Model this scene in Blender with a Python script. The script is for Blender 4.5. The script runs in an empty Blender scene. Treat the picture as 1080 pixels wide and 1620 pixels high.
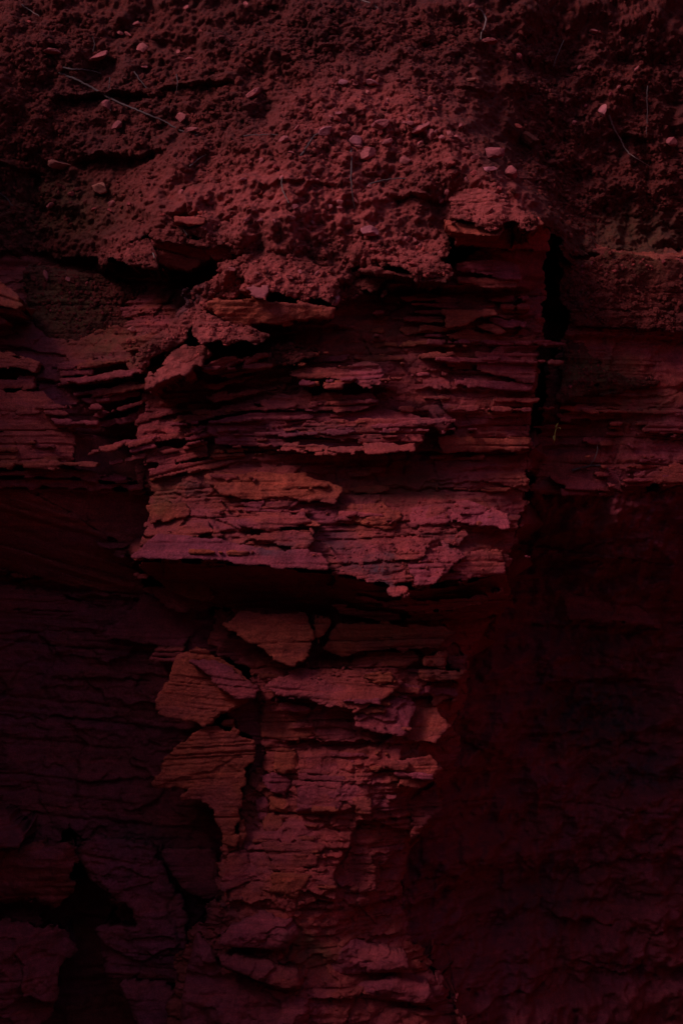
import bpy, math, random
import numpy as np
R = math.radians
rng = np.random.default_rng(11)
random.seed(11)

# ------------------------------------------------------------------ camera, sky, sun, exposure
sc = bpy.context.scene
CAM_D, CAM_Z, PX = 6.0, 1.5, 3.0 / 1620.0
cam_d = bpy.data.cameras.new('camera'); cam = bpy.data.objects.new('camera', cam_d)
sc.collection.objects.link(cam); sc.camera = cam
cam.location = (0, -CAM_D, CAM_Z); cam.rotation_euler = (R(90), 0, 0)
cam_d.sensor_fit = 'VERTICAL'; cam_d.sensor_height = 36.0; cam_d.lens = 72.0
cam_d.clip_start = 0.1; cam_d.clip_end = 400

SUN_EL, SUN_AZ = 42.0, -52.0          # azimuth seen from the cliff: negative = from the viewer's left
to_sun = (math.sin(R(SUN_AZ)) * math.cos(R(SUN_EL)), -math.cos(R(SUN_AZ)) * math.cos(R(SUN_EL)), math.sin(R(SUN_EL)))
world = bpy.data.worlds.new('World'); sc.world = world; world.use_nodes = True
wn = world.node_tree.nodes; wl = world.node_tree.links
bg = wn['Background']
sky = wn.new('ShaderNodeTexSky'); sky.sky_type = 'NISHITA'; sky.sun_disc = False
sky.sun_elevation = R(SUN_EL); sky.sun_rotation = math.atan2(to_sun[0], to_sun[1])
wl.new(sky.outputs[0], bg.inputs[0]); bg.inputs[1].default_value = 0.15
sun_d = bpy.data.lights.new('sun', 'SUN'); sun = bpy.data.objects.new('sun', sun_d); sc.collection.objects.link(sun)
sun_d.energy = 2.7; sun_d.angle = R(20); sun_d.color = (1.0, 0.93, 0.86)
from mathutils import Vector
sun.rotation_euler = Vector(to_sun).to_track_quat('Z', 'Y').to_euler()
sun.location = (-3, -5, 8)
sc.view_settings.view_transform = 'Standard'; sc.view_settings.look = 'None'
sc.view_settings.gamma = 1.0; sc.view_settings.use_curve_mapping = False
sc.view_settings.exposure = -0.57
sc.render.engine = 'CYCLES'

# ------------------------------------------------------------------ helpers
COL = sc.collection
def P(u, v, y):
    k = PX * (CAM_D + y) / CAM_D
    return (u - 540) * k, CAM_Z + (810 - v) * k

class Noise:
    def __init__(s, seed):
        r = np.random.default_rng(seed)
        a = r.uniform(0, 2 * np.pi, (256, 256)); s.gx = np.cos(a); s.gy = np.sin(a)
    def __call__(s, x, y):
        xi = np.floor(x).astype(np.int64); yi = np.floor(y).astype(np.int64)
        fx = x - xi; fy = y - yi
        x0 = xi & 255; x1 = (xi + 1) & 255; y0 = yi & 255; y1 = (yi + 1) & 255
        u = fx * fx * fx * (fx * (fx * 6 - 15) + 10); v = fy * fy * fy * (fy * (fy * 6 - 15) + 10)
        n00 = s.gx[x0, y0] * fx + s.gy[x0, y0] * fy
        n10 = s.gx[x1, y0] * (fx - 1) + s.gy[x1, y0] * fy
        n01 = s.gx[x0, y1] * fx + s.gy[x0, y1] * (fy - 1)
        n11 = s.gx[x1, y1] * (fx - 1) + s.gy[x1, y1] * (fy - 1)
        a = n00 + u * (n10 - n00); b = n01 + u * (n11 - n01)
        return (a + v * (b - a)) * 1.5
N = [Noise(100 + i) for i in range(10)]
def fbm(x, y, f, octv=4, i=0, gain=0.5):
    r = 0; a = 1.0
    for o in range(octv):
        r = r + a * N[(i + o) % 10](x * f + 13.7 * o, y * f - 7.1 * o); a *= gain; f *= 2.03
    return r
HT = rng.random((512, 512))
def hsh(a, b): return HT[a & 511, b & 511]
def sstep(a, b, x):
    t = np.clip((x - a) / (b - a), 0, 1); return t * t * (3 - 2 * t)

def worley(x, y, f, seed, full=False):
    X = x * f; Y = y * f
    xi = np.floor(X).astype(np.int64); yi = np.floor(Y).astype(np.int64)
    d1 = np.full(X.shape, 9.0); d2 = np.full(X.shape, 9.0); idv = np.zeros(X.shape); ox = np.zeros(X.shape); oy = np.zeros(X.shape)
    for dx in (-1, 0, 1):
        for dy in (-1, 0, 1):
            cx = xi + dx; cy = yi + dy
            px = cx + hsh(cx + seed, cy); py = cy + hsh(cx + seed + 91, cy + 57)
            d = np.hypot(X - px, Y - py)
            n1 = d < d1
            d2 = np.where(n1, d1, np.minimum(d2, d)); idv = np.where(n1, hsh(cx + 33 + seed, cy + 5), idv)
            if full: ox = np.where(n1, X - px, ox); oy = np.where(n1, Y - py, oy)
            d1 = np.where(n1, d, d1)
    return (d1, d2, idv, ox, oy) if full else (d1, d2, idv)

def facets(x, z, f, seed, amp, squash=.6):
    """angular broken faces: every joint block is set back and tilted a little differently"""
    wx = .25 / f * N[4](x * f * .9, z * f * .9) + .06 / f * N[5](x * f * 4, z * f * 4)
    wz = .20 / f * N[6](x * f * .9, z * f * .9) + .06 / f * N[7](x * f * 4, z * f * 4)
    d1, d2, iv, ox, oy = worley((x + wx) * squash, z + wz, f, seed, True)
    ta = (iv * 7.13) % 1 - .5; tb = (iv * 13.7) % 1 - .5
    y = amp * (1.1 * (iv - .5) + 1.6 * ta * ox + 1.9 * (tb + .12) * oy)
    return y + amp * .22 * np.exp(-((d2 - d1) / .03) ** 2) * (((iv * 3.7) % 1) > .75)
# bedding planes shared by the whole cliff, so that layers run on from block to block
def make_bounds(lo, hi, seed):
    r = np.random.default_rng(seed); b = [-1.6]
    while b[-1] < 5.2: b.append(b[-1] + math.exp(r.uniform(math.log(lo), math.log(hi))))
    return np.array(b)
BED = [make_bounds(.045, .12, 1), make_bounds(.010, .030, 2), make_bounds(.0055, .011, 3)]
LEN = [np.random.default_rng(5).uniform(.2, .8, 4000), np.random.default_rng(6).uniform(.12, .8, 4000), np.random.default_rng(7).uniform(.08, .6, 4000)]
def bed_coord(x, z, dip):
    return z - dip * x + .016 * N[0](x * 1.1, z * 1.3) + .006 * N[1](x * 4.2, z * 4.2) + .0018 * N[2](x * 17, z * 11)
def strata(x, z, dip, amps, groove=1.0):
    t = bed_coord(x, z, dip); out = np.zeros(x.shape)
    sm = np.clip(.62 + 1.5 * N[8](x * 2.1 + 4, z * 4.6) + .8 * N[9](x * 7, z * 13), .08, 1.25)
    for s in range(3):
        if amps[s] == 0: continue
        b = BED[s]; k = np.clip(np.searchsorted(b, t) - 1, 0, len(b) - 2)
        th = b[k + 1] - b[k]; fr = (t - b[k])
        L = LEN[s][k % 4000]
        xx = (x + .010 * N[3](x * 22, z * 37) + .03 * N[4](x * 6, z * 9)) / L + hsh(k * 7 + s, k * 3) * 9
        c = np.floor(xx).astype(np.int64); f = xx - c
        v0 = hsh(k * 13 + s * 101, c); v1 = hsh(k * 13 + s * 101, c + 1)
        q = sstep(.44, .56, f)
        sb = v0 * (1 - q) + v1 * q
        w_ = 1 if s == 0 else sm
        out += w_ * amps[s] * (sb - .5)
        d = np.minimum(fr, th - fr)
        gm = np.clip(hsh(k + 17 * s, k) * 1.6 - .45 + .9 * N[5](x * 5, k * 1.7), 0, 1)
        out += w_ * groove * gm * (.012, .008, .004)[s] * np.exp(-(fr / (.0042, .0032, .0022)[s]) ** 2)
        out += w_ * amps[s] * .25 * (1 - 2 * np.clip(d / (th * .5), 0, 1)) ** 2      # layer edges weathered back
    return out
def soil_rough(x, z, a=1.0):
    wx = .016 * N[6](x * 18, z * 18) + .008 * N[1](x * 45, z * 45); wz = .016 * N[7](x * 18, z * 18) + .008 * N[2](x * 45, z * 45)
    b1, b2, bv = worley(x + 2 * wx, z * 1.5 + 2 * wz, 11, 19)
    d1, d2, iv = worley(x + wx, z * 1.25 + wz, 27, 3)
    e1, e2, jv = worley(x + .5 * wx, z + .5 * wz, 62, 40)
    m = np.clip(.55 + 1.1 * N[3](x * 3.3, z * 4.1) + .5 * N[4](x * 9, z * 9), .05, 1.2)
    y = .055 * fbm(x, z, 3.2, 3, 2) + .030 * fbm(x, z, 11, 4, 4, .6)
    y += .055 * (b1 - .5) * (bv > .55) * (bv - .3)
    y += m * (.020 * (d1 - .5) * (.1 + iv ** 2 * 1.5) + .012 * np.clip(iv - .78, 0, 1) * 3)
    y += (.3 + m) * .012 * (e1 - .5) * (.1 + 1.4 * jv ** 1.5) + .006 * fbm(x, z, 60, 2, 6)
    g1, g2, gv = worley(x + .3 * wx, z + .3 * wz, 125, 77)
    m2 = np.clip(.6 + 1.4 * N[9](x * 5, z * 6), .1, 1.3)
    y += m2 * .0105 * (g1 - .5) * (.25 + 1.2 * gv)
    y += .020 * np.abs(N[0](x * 8 + z * 2, z * 3.5)) + .012 * np.abs(N[1](x * 19, z * 15))
    return a * y

def poly_sd(x, z, poly):
    sh = x.shape; x = x.ravel(); z = z.ravel()
    d = np.full(x.shape, 1e9); ins = np.zeros(x.shape, bool)
    n = len(poly)
    for i in range(n):
        ax, az = poly[i]; bx, bz = poly[(i + 1) % n]
        ex, ez = bx - ax, bz - az; L = ex * ex + ez * ez + 1e-12
        t = np.clip(((x - ax) * ex + (z - az) * ez) / L, 0, 1)
        d = np.minimum(d, (x - ax - t * ex) ** 2 + (z - az - t * ez) ** 2)
        if abs(ez) > 1e-12:
            c = ((az > z) != (bz > z)) & (x < (bx - ax) * (z - az) / ez + ax)
            ins ^= c
    d = np.sqrt(d)
    return np.where(ins, d, -d).reshape(sh)

class RBF:
    def __init__(s, pts):
        p = np.array(pts, float); s.c = p[:, :2]; n = len(p)
        A = np.zeros((n + 3, n + 3)); A[:n, :n] = s.k(np.hypot(p[:, None, 0] - p[None, :, 0], p[:, None, 1] - p[None, :, 1])) + np.eye(n) * .002
        A[:n, n] = 1; A[:n, n + 1:] = s.c; A[n, :n] = 1; A[n + 1:, :n] = s.c.T
        s.w = np.linalg.solve(A, np.concatenate([p[:, 2], [0, 0, 0]])); s.n = n
        s.lo = p[:, :2].min(0) - .12; s.hi = p[:, :2].max(0) + .12
    def k(s, r): return r
    def __call__(s, x, z):
        x = np.clip(x, s.lo[0], s.hi[0]); z = np.clip(z, s.lo[1], s.hi[1])
        out = s.w[s.n] + s.w[s.n + 1] * x + s.w[s.n + 2] * z
        for i in range(s.n): out = out + s.w[i] * s.k(np.sqrt((x - s.c[i, 0]) ** 2 + (z - s.c[i, 1]) ** 2 + .0016))
        return out

GX, GZ = .0036, .0031
def lines(lo, hi, step, flo, fhi):
    a = [lo]
    while a[-1] < hi:
        q = a[-1]; o = max(flo - q, q - fhi, 0)
        a.append(q + step * (1 + min(o * 14, 4)))
    return np.array(a)

STAIN = [  # px x, px y, rx, ry, amount : dark mineral and lichen stains, stronger at lower right to paint in shade
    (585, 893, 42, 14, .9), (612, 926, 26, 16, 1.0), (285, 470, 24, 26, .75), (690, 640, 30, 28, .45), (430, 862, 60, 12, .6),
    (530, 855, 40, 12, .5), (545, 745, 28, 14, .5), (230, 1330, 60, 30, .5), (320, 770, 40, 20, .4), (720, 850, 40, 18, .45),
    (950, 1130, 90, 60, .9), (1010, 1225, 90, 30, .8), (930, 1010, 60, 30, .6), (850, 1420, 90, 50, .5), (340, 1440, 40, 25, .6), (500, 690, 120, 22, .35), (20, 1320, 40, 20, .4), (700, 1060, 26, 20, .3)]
DUST_LIGHT = [(580, 210, 150, 100, .9), (480, 320, 240, 90, 1.0), (770, 320, 70, 56, 1.0), (700, 250, 60, 50, .8), (430, 440, 130, 40, 1.0), (630, 400, 110, 40, 1.0), (330, 520, 80, 40, 1.0), (270, 590, 60, 40, 1.0), (200, 395, 50, 30, .6)]  # pink debris tone; also paints the mound's lit side brighter than its flanks
OLIVE = [(930, 590, 70, 36, .7), (100, 480, 80, 60, .5), (180, 545, 60, 40, .45), (265, 785, 36, 30, .5), (610, 1005, 100, 36, .35),
    (640, 770, 90, 28, .5), (1020, 640, 60, 30, .4), (90, 330, 90, 50, .45), (1000, 380, 100, 60, .4), (610, 540, 80, 40, .3), (490, 1500, 40, 25, .6), (300, 930, 40, 20, .3)]
def spots(x, z, y, lst, seed):
    k = PX * (CAM_D + y) / CAM_D * 1.0
    u = x / k + 540; v = 810 - (z - CAM_Z) / k
    u = u + 22 * N[seed](x * 7, z * 9) + 10 * N[seed + 1](x * 28, z * 35); v = v + 14 * N[seed + 2](x * 7, z * 14) + 7 * N[seed](x * 31, z * 40)
    o = np.zeros(x.shape)
    for a, b, ra, rb, m in lst:
        o = np.maximum(o, m * np.exp(-(((u - a) / ra) ** 2 + ((v - b) / rb) ** 2) ** 1.5))
    return o

def add_attr(me, name, vals):
    at = me.attributes.new(name, 'FLOAT', 'POINT'); at.data.foreach_set('value', np.ascontiguousarray(vals, np.float32))

def mesh_from(name, co, quads, mat, tris=None, smooth=True):
    me = bpy.data.meshes.new(name)
    nq = len(quads); nt = 0 if tris is None else len(tris)
    me.vertices.add(len(co)); me.vertices.foreach_set('co', np.ascontiguousarray(co, np.float32).ravel())
    li = np.ascontiguousarray(quads, np.int32).ravel()
    if nt: li = np.concatenate([li, np.ascontiguousarray(tris, np.int32).ravel()])
    me.loops.add(len(li)); me.loops.foreach_set('vertex_index', li)
    me.polygons.add(nq + nt)
    st = np.arange(nq) * 4
    if nt: st = np.concatenate([st, nq * 4 + np.arange(nt) * 3])
    me.polygons.foreach_set('loop_start', st.astype(np.int32))
    me.update(calc_edges=True)
    me.polygons.foreach_set('use_smooth', np.full(nq + nt, smooth))
    if mat: me.materials.append(mat)
    me.validate()
    return me

def obj(name, me, parent=None, **props):
    o = bpy.data.objects.new(name, me); COL.objects.link(o)
    if parent: o.parent = parent
    for k, v in props.items(): o[k] = v
    return o

SURF = []          # surfaces that stones, roots and crumbs can be laid on
TRIS = [0]
def block(name, poly, y, mat, parent=None, amps=(.03, .012, .004), dip=0.0, slope=(0, 0), soil=0.0, rough=.006, edge=.012, jag=.012,
          thick=.12, res=1.0, cuts=(), groove=1.0, chip=.010, facet=0.0, drop=False, **props):
    """A mass of rock or soil: front face inside an outline, layered and broken, with sides going back into the cliff.
    y is a depth in metres or a list of (px, py, depth) the face passes through."""
    if isinstance(y, (int, float)):
        wp = [P(a, b, y) for a, b in poly]
        cx = sum(p[0] for p in wp) / len(wp); cz = sum(p[1] for p in wp) / len(wp)
        base = lambda x, z: y + slope[0] * (x - cx) + slope[1] * (z - cz)
        wp = [P(a, b, float(base(*P(a, b, y)))) for a, b in poly]
    else:
        base = RBF([(*P(a, b, d), d) for a, b, d in y])
        wp = []
        for a, b in poly:
            d = 0.1
            for _ in range(4): d = float(base(*map(np.asarray, P(a, b, d))))
            wp.append(P(a, b, d))
    xs = lines(min(p[0] for p in wp) - .02, max(p[0] for p in wp) + .02, GX * res, -1.03, 1.03)
    zs = lines(min(p[1] for p in wp) - .02, max(p[1] for p in wp) + .02, GZ * res, -.05, 3.05)
    x, z = np.meshgrid(xs, zs)
    sd = poly_sd(x, z, wp); sd0 = sd
    # broken outline: every layer ends a little earlier or later
    if jag:
        t = bed_coord(x, z, dip)
        for s, w in ((1, 1.0), (2, .5)):
            k = np.clip(np.searchsorted(BED[s], t) - 1, 0, len(BED[s]) - 2)
            sd = sd + jag * w * (hsh(k * 5 + 3, k + len(poly)) - .6) * (1 if soil == 0 else .3) * min(1, .012 / edge)
        w1, w2, wv = worley(x * .8 + .004 * N[9](x * 41, z * 47), z, 30, 61)
        sd = sd + jag * (.45 * N[8](x * 14, z * 18) + .2 * N[9](x * 41, z * 47) + .2 * N[3](x * 110, z * 110) + 1.5 * (wv - .5))
    Y = base(x, z) + rough * fbm(x, z, 9, 4, 3) + rough * 1.2 * N[7](x * 2.3, z * 3.1)
    if any(amps): Y = Y + strata(x, z, dip, amps, groove)
    if chip:      # conchoidal chips: angular facets between joints
        d1, d2, iv = worley(x * .55 + .02 * N[4](x * 9, z * 9), z + .012 * N[5](x * 12, z * 12), 11, 7)
        Y = Y + chip * (iv - .5) * sstep(0, .10, d2 - d1) + chip * .5 * (1 - sstep(0, .05, d2 - d1)) * (iv > .45)
    if facet: Y = Y + facets(x, z, 5.5, 11, facet) + facets(x, z, 14, 23, facet * .45) + facets(x, z, 34, 31, facet * .2, .8)
    if soil: Y = Y + soil_rough(x, z, soil)
    for (u0, u1, v, h, d) in cuts:      # shadowed undercuts below a lip
        xa, zc = P(u0, v, .15); xb, _ = P(u1, v, .15)
        zs_ = zc + (.03 if soil else .012) * N[5](x * 6, x * 0 + v)
        zz = zs_ + .010 * N[6](x * 25, x * 0 + v) + .003 * N[2](x * 90, x * 0 + v)
        dn = zz - z; dm = np.clip(zs_ + .012 - z, 0, None)
        win = sstep(0, .09, x - xa) * sstep(0, .09, xb - x)
        Y = Y + d * win * np.where(dn > 0, np.exp(-dm / (h * PX)) * sstep(0, .005, dn), -.35 * np.exp(np.minimum(z, zs_ + 9) * 0 + dn / (h * PX * .5)))
    e = np.clip((sd0 + (.6 if edge < .012 else .2) * (sd - sd0) + .3 * np.abs(np.minimum(sd - sd0, 0))) / edge, 0, 1)
    Y = Y + edge * .8 * (1 - np.sqrt(np.clip(1 - (1 - e) ** 2, 0, 1)))
    ins = sd > 0
    qm = ins[:-1, :-1] & ins[1:, :-1] & ins[:-1, 1:] & ins[1:, 1:]
    nz, nx = x.shape
    idx = np.arange(nz * nx).reshape(nz, nx)
    q = np.stack([idx[:-1, :-1][qm], idx[:-1, 1:][qm], idx[1:, 1:][qm], idx[1:, :-1][qm]], 1)
    if len(q) == 0: return None
    # boundary edges
    E = np.concatenate([q[:, [0, 1]], q[:, [1, 2]], q[:, [2, 3]], q[:, [3, 0]]])
    key = E[:, 0].astype(np.int64) * (nz * nx) + E[:, 1]; rk = E[:, 1].astype(np.int64) * (nz * nx) + E[:, 0]
    be = E[~np.isin(key, rk)]
    bv = np.unique(be)
    gz, gx = np.gradient(sd, zs, xs)
    g2 = (gx * gx + gz * gz).ravel()[bv] + 1e-6
    mv = np.clip(sd.ravel()[bv] / g2, 0, .004 * res)
    X = x.ravel().copy(); Z = z.ravel().copy(); Yr = Y.ravel()
    X[bv] -= mv * gx.ravel()[bv]; Z[bv] -= mv * gz.ravel()[bv]
    used = np.unique(q); rem = np.full(nz * nx, -1); rem[used] = np.arange(len(used))
    co = np.stack([X[used], Yr[used], Z[used]], 1); q = rem[q]; be = rem[be]; bvr = rem[bv]
    n0 = len(co); ring = np.full(n0, -1); ring[bvr] = np.arange(len(bvr))
    allq = [q]; prev = bvr; cur_idx = np.arange(n0)
    n2x = (gx.ravel()[bv]); n2z = (gz.ravel()[bv]); nl = np.sqrt(n2x ** 2 + n2z ** 2) + 1e-6
    prevmap = bvr; cs = [co]; tot = n0
    for fr in (.12, .4, 1.0):
        r = co[bvr].copy(); r[:, 1] += thick * fr
        ins_d = min(thick * .28, .55 * float(sd0.max())) * fr * (.85 + .3 * rng.random(len(bvr))) + (.004 * N[2](r[:, 0] * 40 + r[:, 1] * 60, r[:, 2] * 120 + r[:, 1] * 30))
        r[:, 0] += n2x / nl * ins_d; r[:, 2] += n2z / nl * ins_d
        a = ring[be[:, 0]]; b = ring[be[:, 1]]
        newmap = tot + np.arange(len(bvr))
        allq.append(np.stack([prevmap[b], prevmap[a], newmap[a], newmap[b]], 1))
        cs.append(r); prevmap = newmap; tot += len(bvr)
    co = np.concatenate(cs); allq = np.concatenate(allq)
    me = mesh_from(name, co, allq, mat)
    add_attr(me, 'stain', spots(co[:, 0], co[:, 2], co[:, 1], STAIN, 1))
    add_attr(me, 'olive', spots(co[:, 0], co[:, 2], co[:, 1], OLIVE, 4))
    if soil: add_attr(me, 'dust_light', spots(co[:, 0], co[:, 2], co[:, 1], DUST_LIGHT, 2))
    TRIS[0] += len(allq) * 2
    o = obj(name, me, parent, **props)
    if not drop: SURF.append((xs, zs, Y, sd, soil))
    return o

def surf_at(u, v, only_soil=False):
    best = None
    for xs, zs, Y, sd, soil in SURF:
        if only_soil and not soil: continue
        d = .1; ok = True
        for _ in range(5):
            X, Z = P(u, v, d)
            i = int(np.searchsorted(xs, X)); j = int(np.searchsorted(zs, Z))
            if not (0 < i < len(xs) and 0 < j < len(zs)) or sd[j, i] <= .001: ok = False; break
            d = .5 * d + .5 * float(Y[j, i]) if _ else float(Y[j, i])
        if ok and (best is None or d < best): best = d
    return .4 if best is None else best

# ------------------------------------------------------------------ materials
def rock_material(name, cols, band=1.0, bump=1.0, grain=1.0, soilish=False):
    m = bpy.data.materials.new(name); m.use_nodes = True
    nt = m.node_tree; n = nt.nodes; l = nt.links; b = n['Principled BSDF']
    b.inputs['Roughness'].default_value = .93; b.inputs['Specular IOR Level'].default_value = .25
    geo = n.new('ShaderNodeNewGeometry'); oi = n.new('ShaderNodeObjectInfo')
    def mapping(s, off=(0, 0, 0)):
        mp = n.new('ShaderNodeMapping'); mp.inputs['Scale'].default_value = s; mp.inputs['Location'].default_value = off
        l.new(geo.outputs['Position'], mp.inputs[0]); return mp.outputs[0]
    def noise(vec, scale, det=4, rough=.6, dist=0):
        t = n.new('ShaderNodeTexNoise'); t.inputs['Scale'].default_value = scale; t.inputs['Detail'].default_value = det
        t.inputs['Roughness'].default_value = rough; t.inputs['Distortion'].default_value = dist
        l.new(vec, t.inputs['Vector']); return t.outputs['Fac']
    def ramp(f, a, c):
        r = n.new('ShaderNodeMapRange'); r.inputs[1].default_value = a; r.inputs[2].default_value = c; l.new(f, r.inputs[0]); r.clamp = True; return r.outputs[0]
    def mix(f, a, c, mode='MIX'):
        x = n.new('ShaderNodeMix'); x.data_type = 'RGBA'; x.blend_type = mode
        for s, v in ((x.inputs[0], f), (x.inputs[6], a), (x.inputs[7], c)):
            if isinstance(v, (int, float)): s.default_value = v
            elif isinstance(v, tuple): s.default_value = (*v, 1)
            else: l.new(v, s)
        return x.outputs[2]
    iso = mapping((1, 1, 1)); lam = mapping((.35, .35, 5.5)); lam2 = mapping((.8, .8, 16), (3, 1, 2))
    c = mix(ramp(noise(iso, 3.1, 5, .62, .4), .40, .62), cols[0], cols[1])
    c = mix(ramp(noise(mapping((1, 1, 2.2), (5, 2, 8)), 4.3, 4, .6, .3), .46, .68), c, cols[2])
    if band:
        bd = noise(lam, 6.0, 5, .65, .15)
        c = mix(ramp(bd, .52, .74), c, mix(1.0, c, (.60, .52, .60), 'MULTIPLY'))
        c = mix(ramp(noise(lam2, 3.4, 3, .6), .58, .72), c, mix(1.0, c, (1.35, 1.25, 1.2), 'MULTIPLY'))
    gr = noise(iso, 240 if not soilish else 150, 3, .7)
    g2 = mix(ramp(gr, .28, .72), (.55, .50, .54), (1.42, 1.42, 1.40))
    c = mix(grain, c, mix(1.0, c, g2, 'MULTIPLY'))
    gm = mix(ramp(noise(iso, 38, 4, .65), .3, .7), (.72, .70, .72), (1.24, 1.22, 1.22))
    c = mix(1.0, c, gm, 'MULTIPLY')
    om = mix(oi.outputs['Random'], (.86, .84, .88), (1.12, 1.12, 1.08)); c = mix(1.0, c, om, 'MULTIPLY')
    for an, col in (('dust_light', (.38, .048, .049)), ('olive', (.105, .050, .020)), ('stain', (.040, .022, .036))):
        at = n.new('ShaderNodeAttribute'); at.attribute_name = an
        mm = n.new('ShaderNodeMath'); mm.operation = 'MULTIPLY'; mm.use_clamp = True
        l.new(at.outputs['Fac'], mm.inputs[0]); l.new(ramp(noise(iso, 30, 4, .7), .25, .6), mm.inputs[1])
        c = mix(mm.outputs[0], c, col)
    l.new(c, b.inputs['Base Color'])
    # relief too fine for the mesh
    bp = n.new('ShaderNodeBump'); bp.inputs['Strength'].default_value = 1.0 * bump; bp.inputs['Distance'].default_value = .007
    l.new(noise(iso, 95 if not soilish else 70, 5, .68, .3), bp.inputs['Height'])
    if band:
        b2 = n.new('ShaderNodeBump'); l.new(ramp(noise(mapping((1, 1, 2), (9, 4, 1)), 5.5, 3, .6), .46, .86), b2.inputs['Strength']); b2.inputs['Distance'].default_value = .006
        l.new(noise(mapping((.5, .5, 3.6), (1, 7, 3)), 30, 5, .68, 1.2), b2.inputs['Height']); l.new(bp.outputs[0], b2.inputs['Normal'])
        l.new(b2.outputs[0], b.inputs['Normal'])
    else: l.new(bp.outputs[0], b.inputs['Normal'])
    return m
RED, ORG, PUR = (.285, .029, .034), (.305, .038, .030), (.255, .030, .050)
M_ROCK = rock_material('layered_red_rock', (RED, ORG, PUR))
M_ORANGE = rock_material('orange_red_rock', ((.31, .038, .028), (.33, .045, .026), (.26, .031, .035)), band=.7)
M_PURPLE = rock_material('purple_red_rock', ((.27, .029, .043), (.24, .029, .055), (.285, .032, .039)))
M_SOIL = rock_material('red_soil', ((.118, .0098, .0088), (.090, .0082, .0098), (.135, .0125, .012)), band=0, bump=1.7, soilish=True)
M_STONE = rock_material('pinkish_stone', ((.35, .062, .070), (.29, .050, .064), (.38, .074, .078)), band=0, bump=.5, grain=.5)
def plain(name, col, r=.9):
    m = bpy.data.materials.new(name); m.use_nodes = True; nt = m.node_tree
    b = nt.nodes['Principled BSDF']; b.inputs['Roughness'].default_value = r
    t = nt.nodes.new('ShaderNodeTexNoise'); t.inputs['Scale'].default_value = 90; t.inputs['Detail'].default_value = 4
    g = nt.nodes.new('ShaderNodeNewGeometry'); nt.links.new(g.outputs['Position'], t.inputs['Vector'])
    x = nt.nodes.new('ShaderNodeMix'); x.data_type = 'RGBA'
    x.inputs[6].default_value = (*[c * .55 for c in col], 1); x.inputs[7].default_value = (*[c * 1.35 for c in col], 1)
    nt.links.new(t.outputs['Fac'], x.inputs[0]); nt.links.new(x.outputs[2], b.inputs['Base Color'])
    return m
M_ROOT = plain('dry_root', (.08, .030, .036)); M_PALE = plain('pale_root', (.19, .085, .085)); M_LEAF = plain('sprig_leaf', (.52, .40, .10))
M_GROUND = plain('dark_gully_floor', (.06, .024, .018))

# ------------------------------------------------------------------ setting: floor, added far bank blocking low sky, cliff
def slab_grid(name, x0, x1, n, y0, y1, m, zf, mat, **kw):
    xs = np.linspace(x0, x1, n); ys = np.linspace(y0, y1, m); x, y = np.meshgrid(xs, ys)
    z = zf(x, y); idx = np.arange(n * m).reshape(m, n)
    q = np.stack([idx[:-1, :-1].ravel(), idx[:-1, 1:].ravel(), idx[1:, 1:].ravel(), idx[1:, :-1].ravel()], 1)
    return obj(name, mesh_from(name, np.stack([x.ravel(), y.ravel(), z.ravel()], 1), q, mat), None, **kw)
slab_grid('ground', -40, 40, 160, -60, 1.5, 120, lambda x, y: -.75 + .05 * fbm(x, y, .6, 4, 1) + sstep(8.5, 14, -y) * 6.5, M_GROUND,  # rise behind the camera added to keep low sky light off the cliff
          kind='structure', label='dark red gully floor at the foot of the cliff')
cliff = block('cliff', [(-640, -60), (1720, -60), (1720, 2250), (-640, 2250)],
      [(0, 0, .95), (1080, 0, 1.5), (1080, 250, 1.25), (540, 300, .6), (0, 450, .5), (1080, 450, .9), (0, 800, .6), (860, 600, .6), (860, 900, 1.0), (1080, 900, 1.2), (540, 900, .6), (100, 1000, .7), (900, 1300, 1.2), (540, 1300, .6), (130, 1500, .52), (1080, 1600, 1.2), (540, 1620, .4)],
      M_ROCK, amps=(.05, .02, 0), rough=.03, res=2.6, thick=1.5, jag=0, kind='structure', label='dark red rock face showing deep inside the cracks and hollows')

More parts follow.
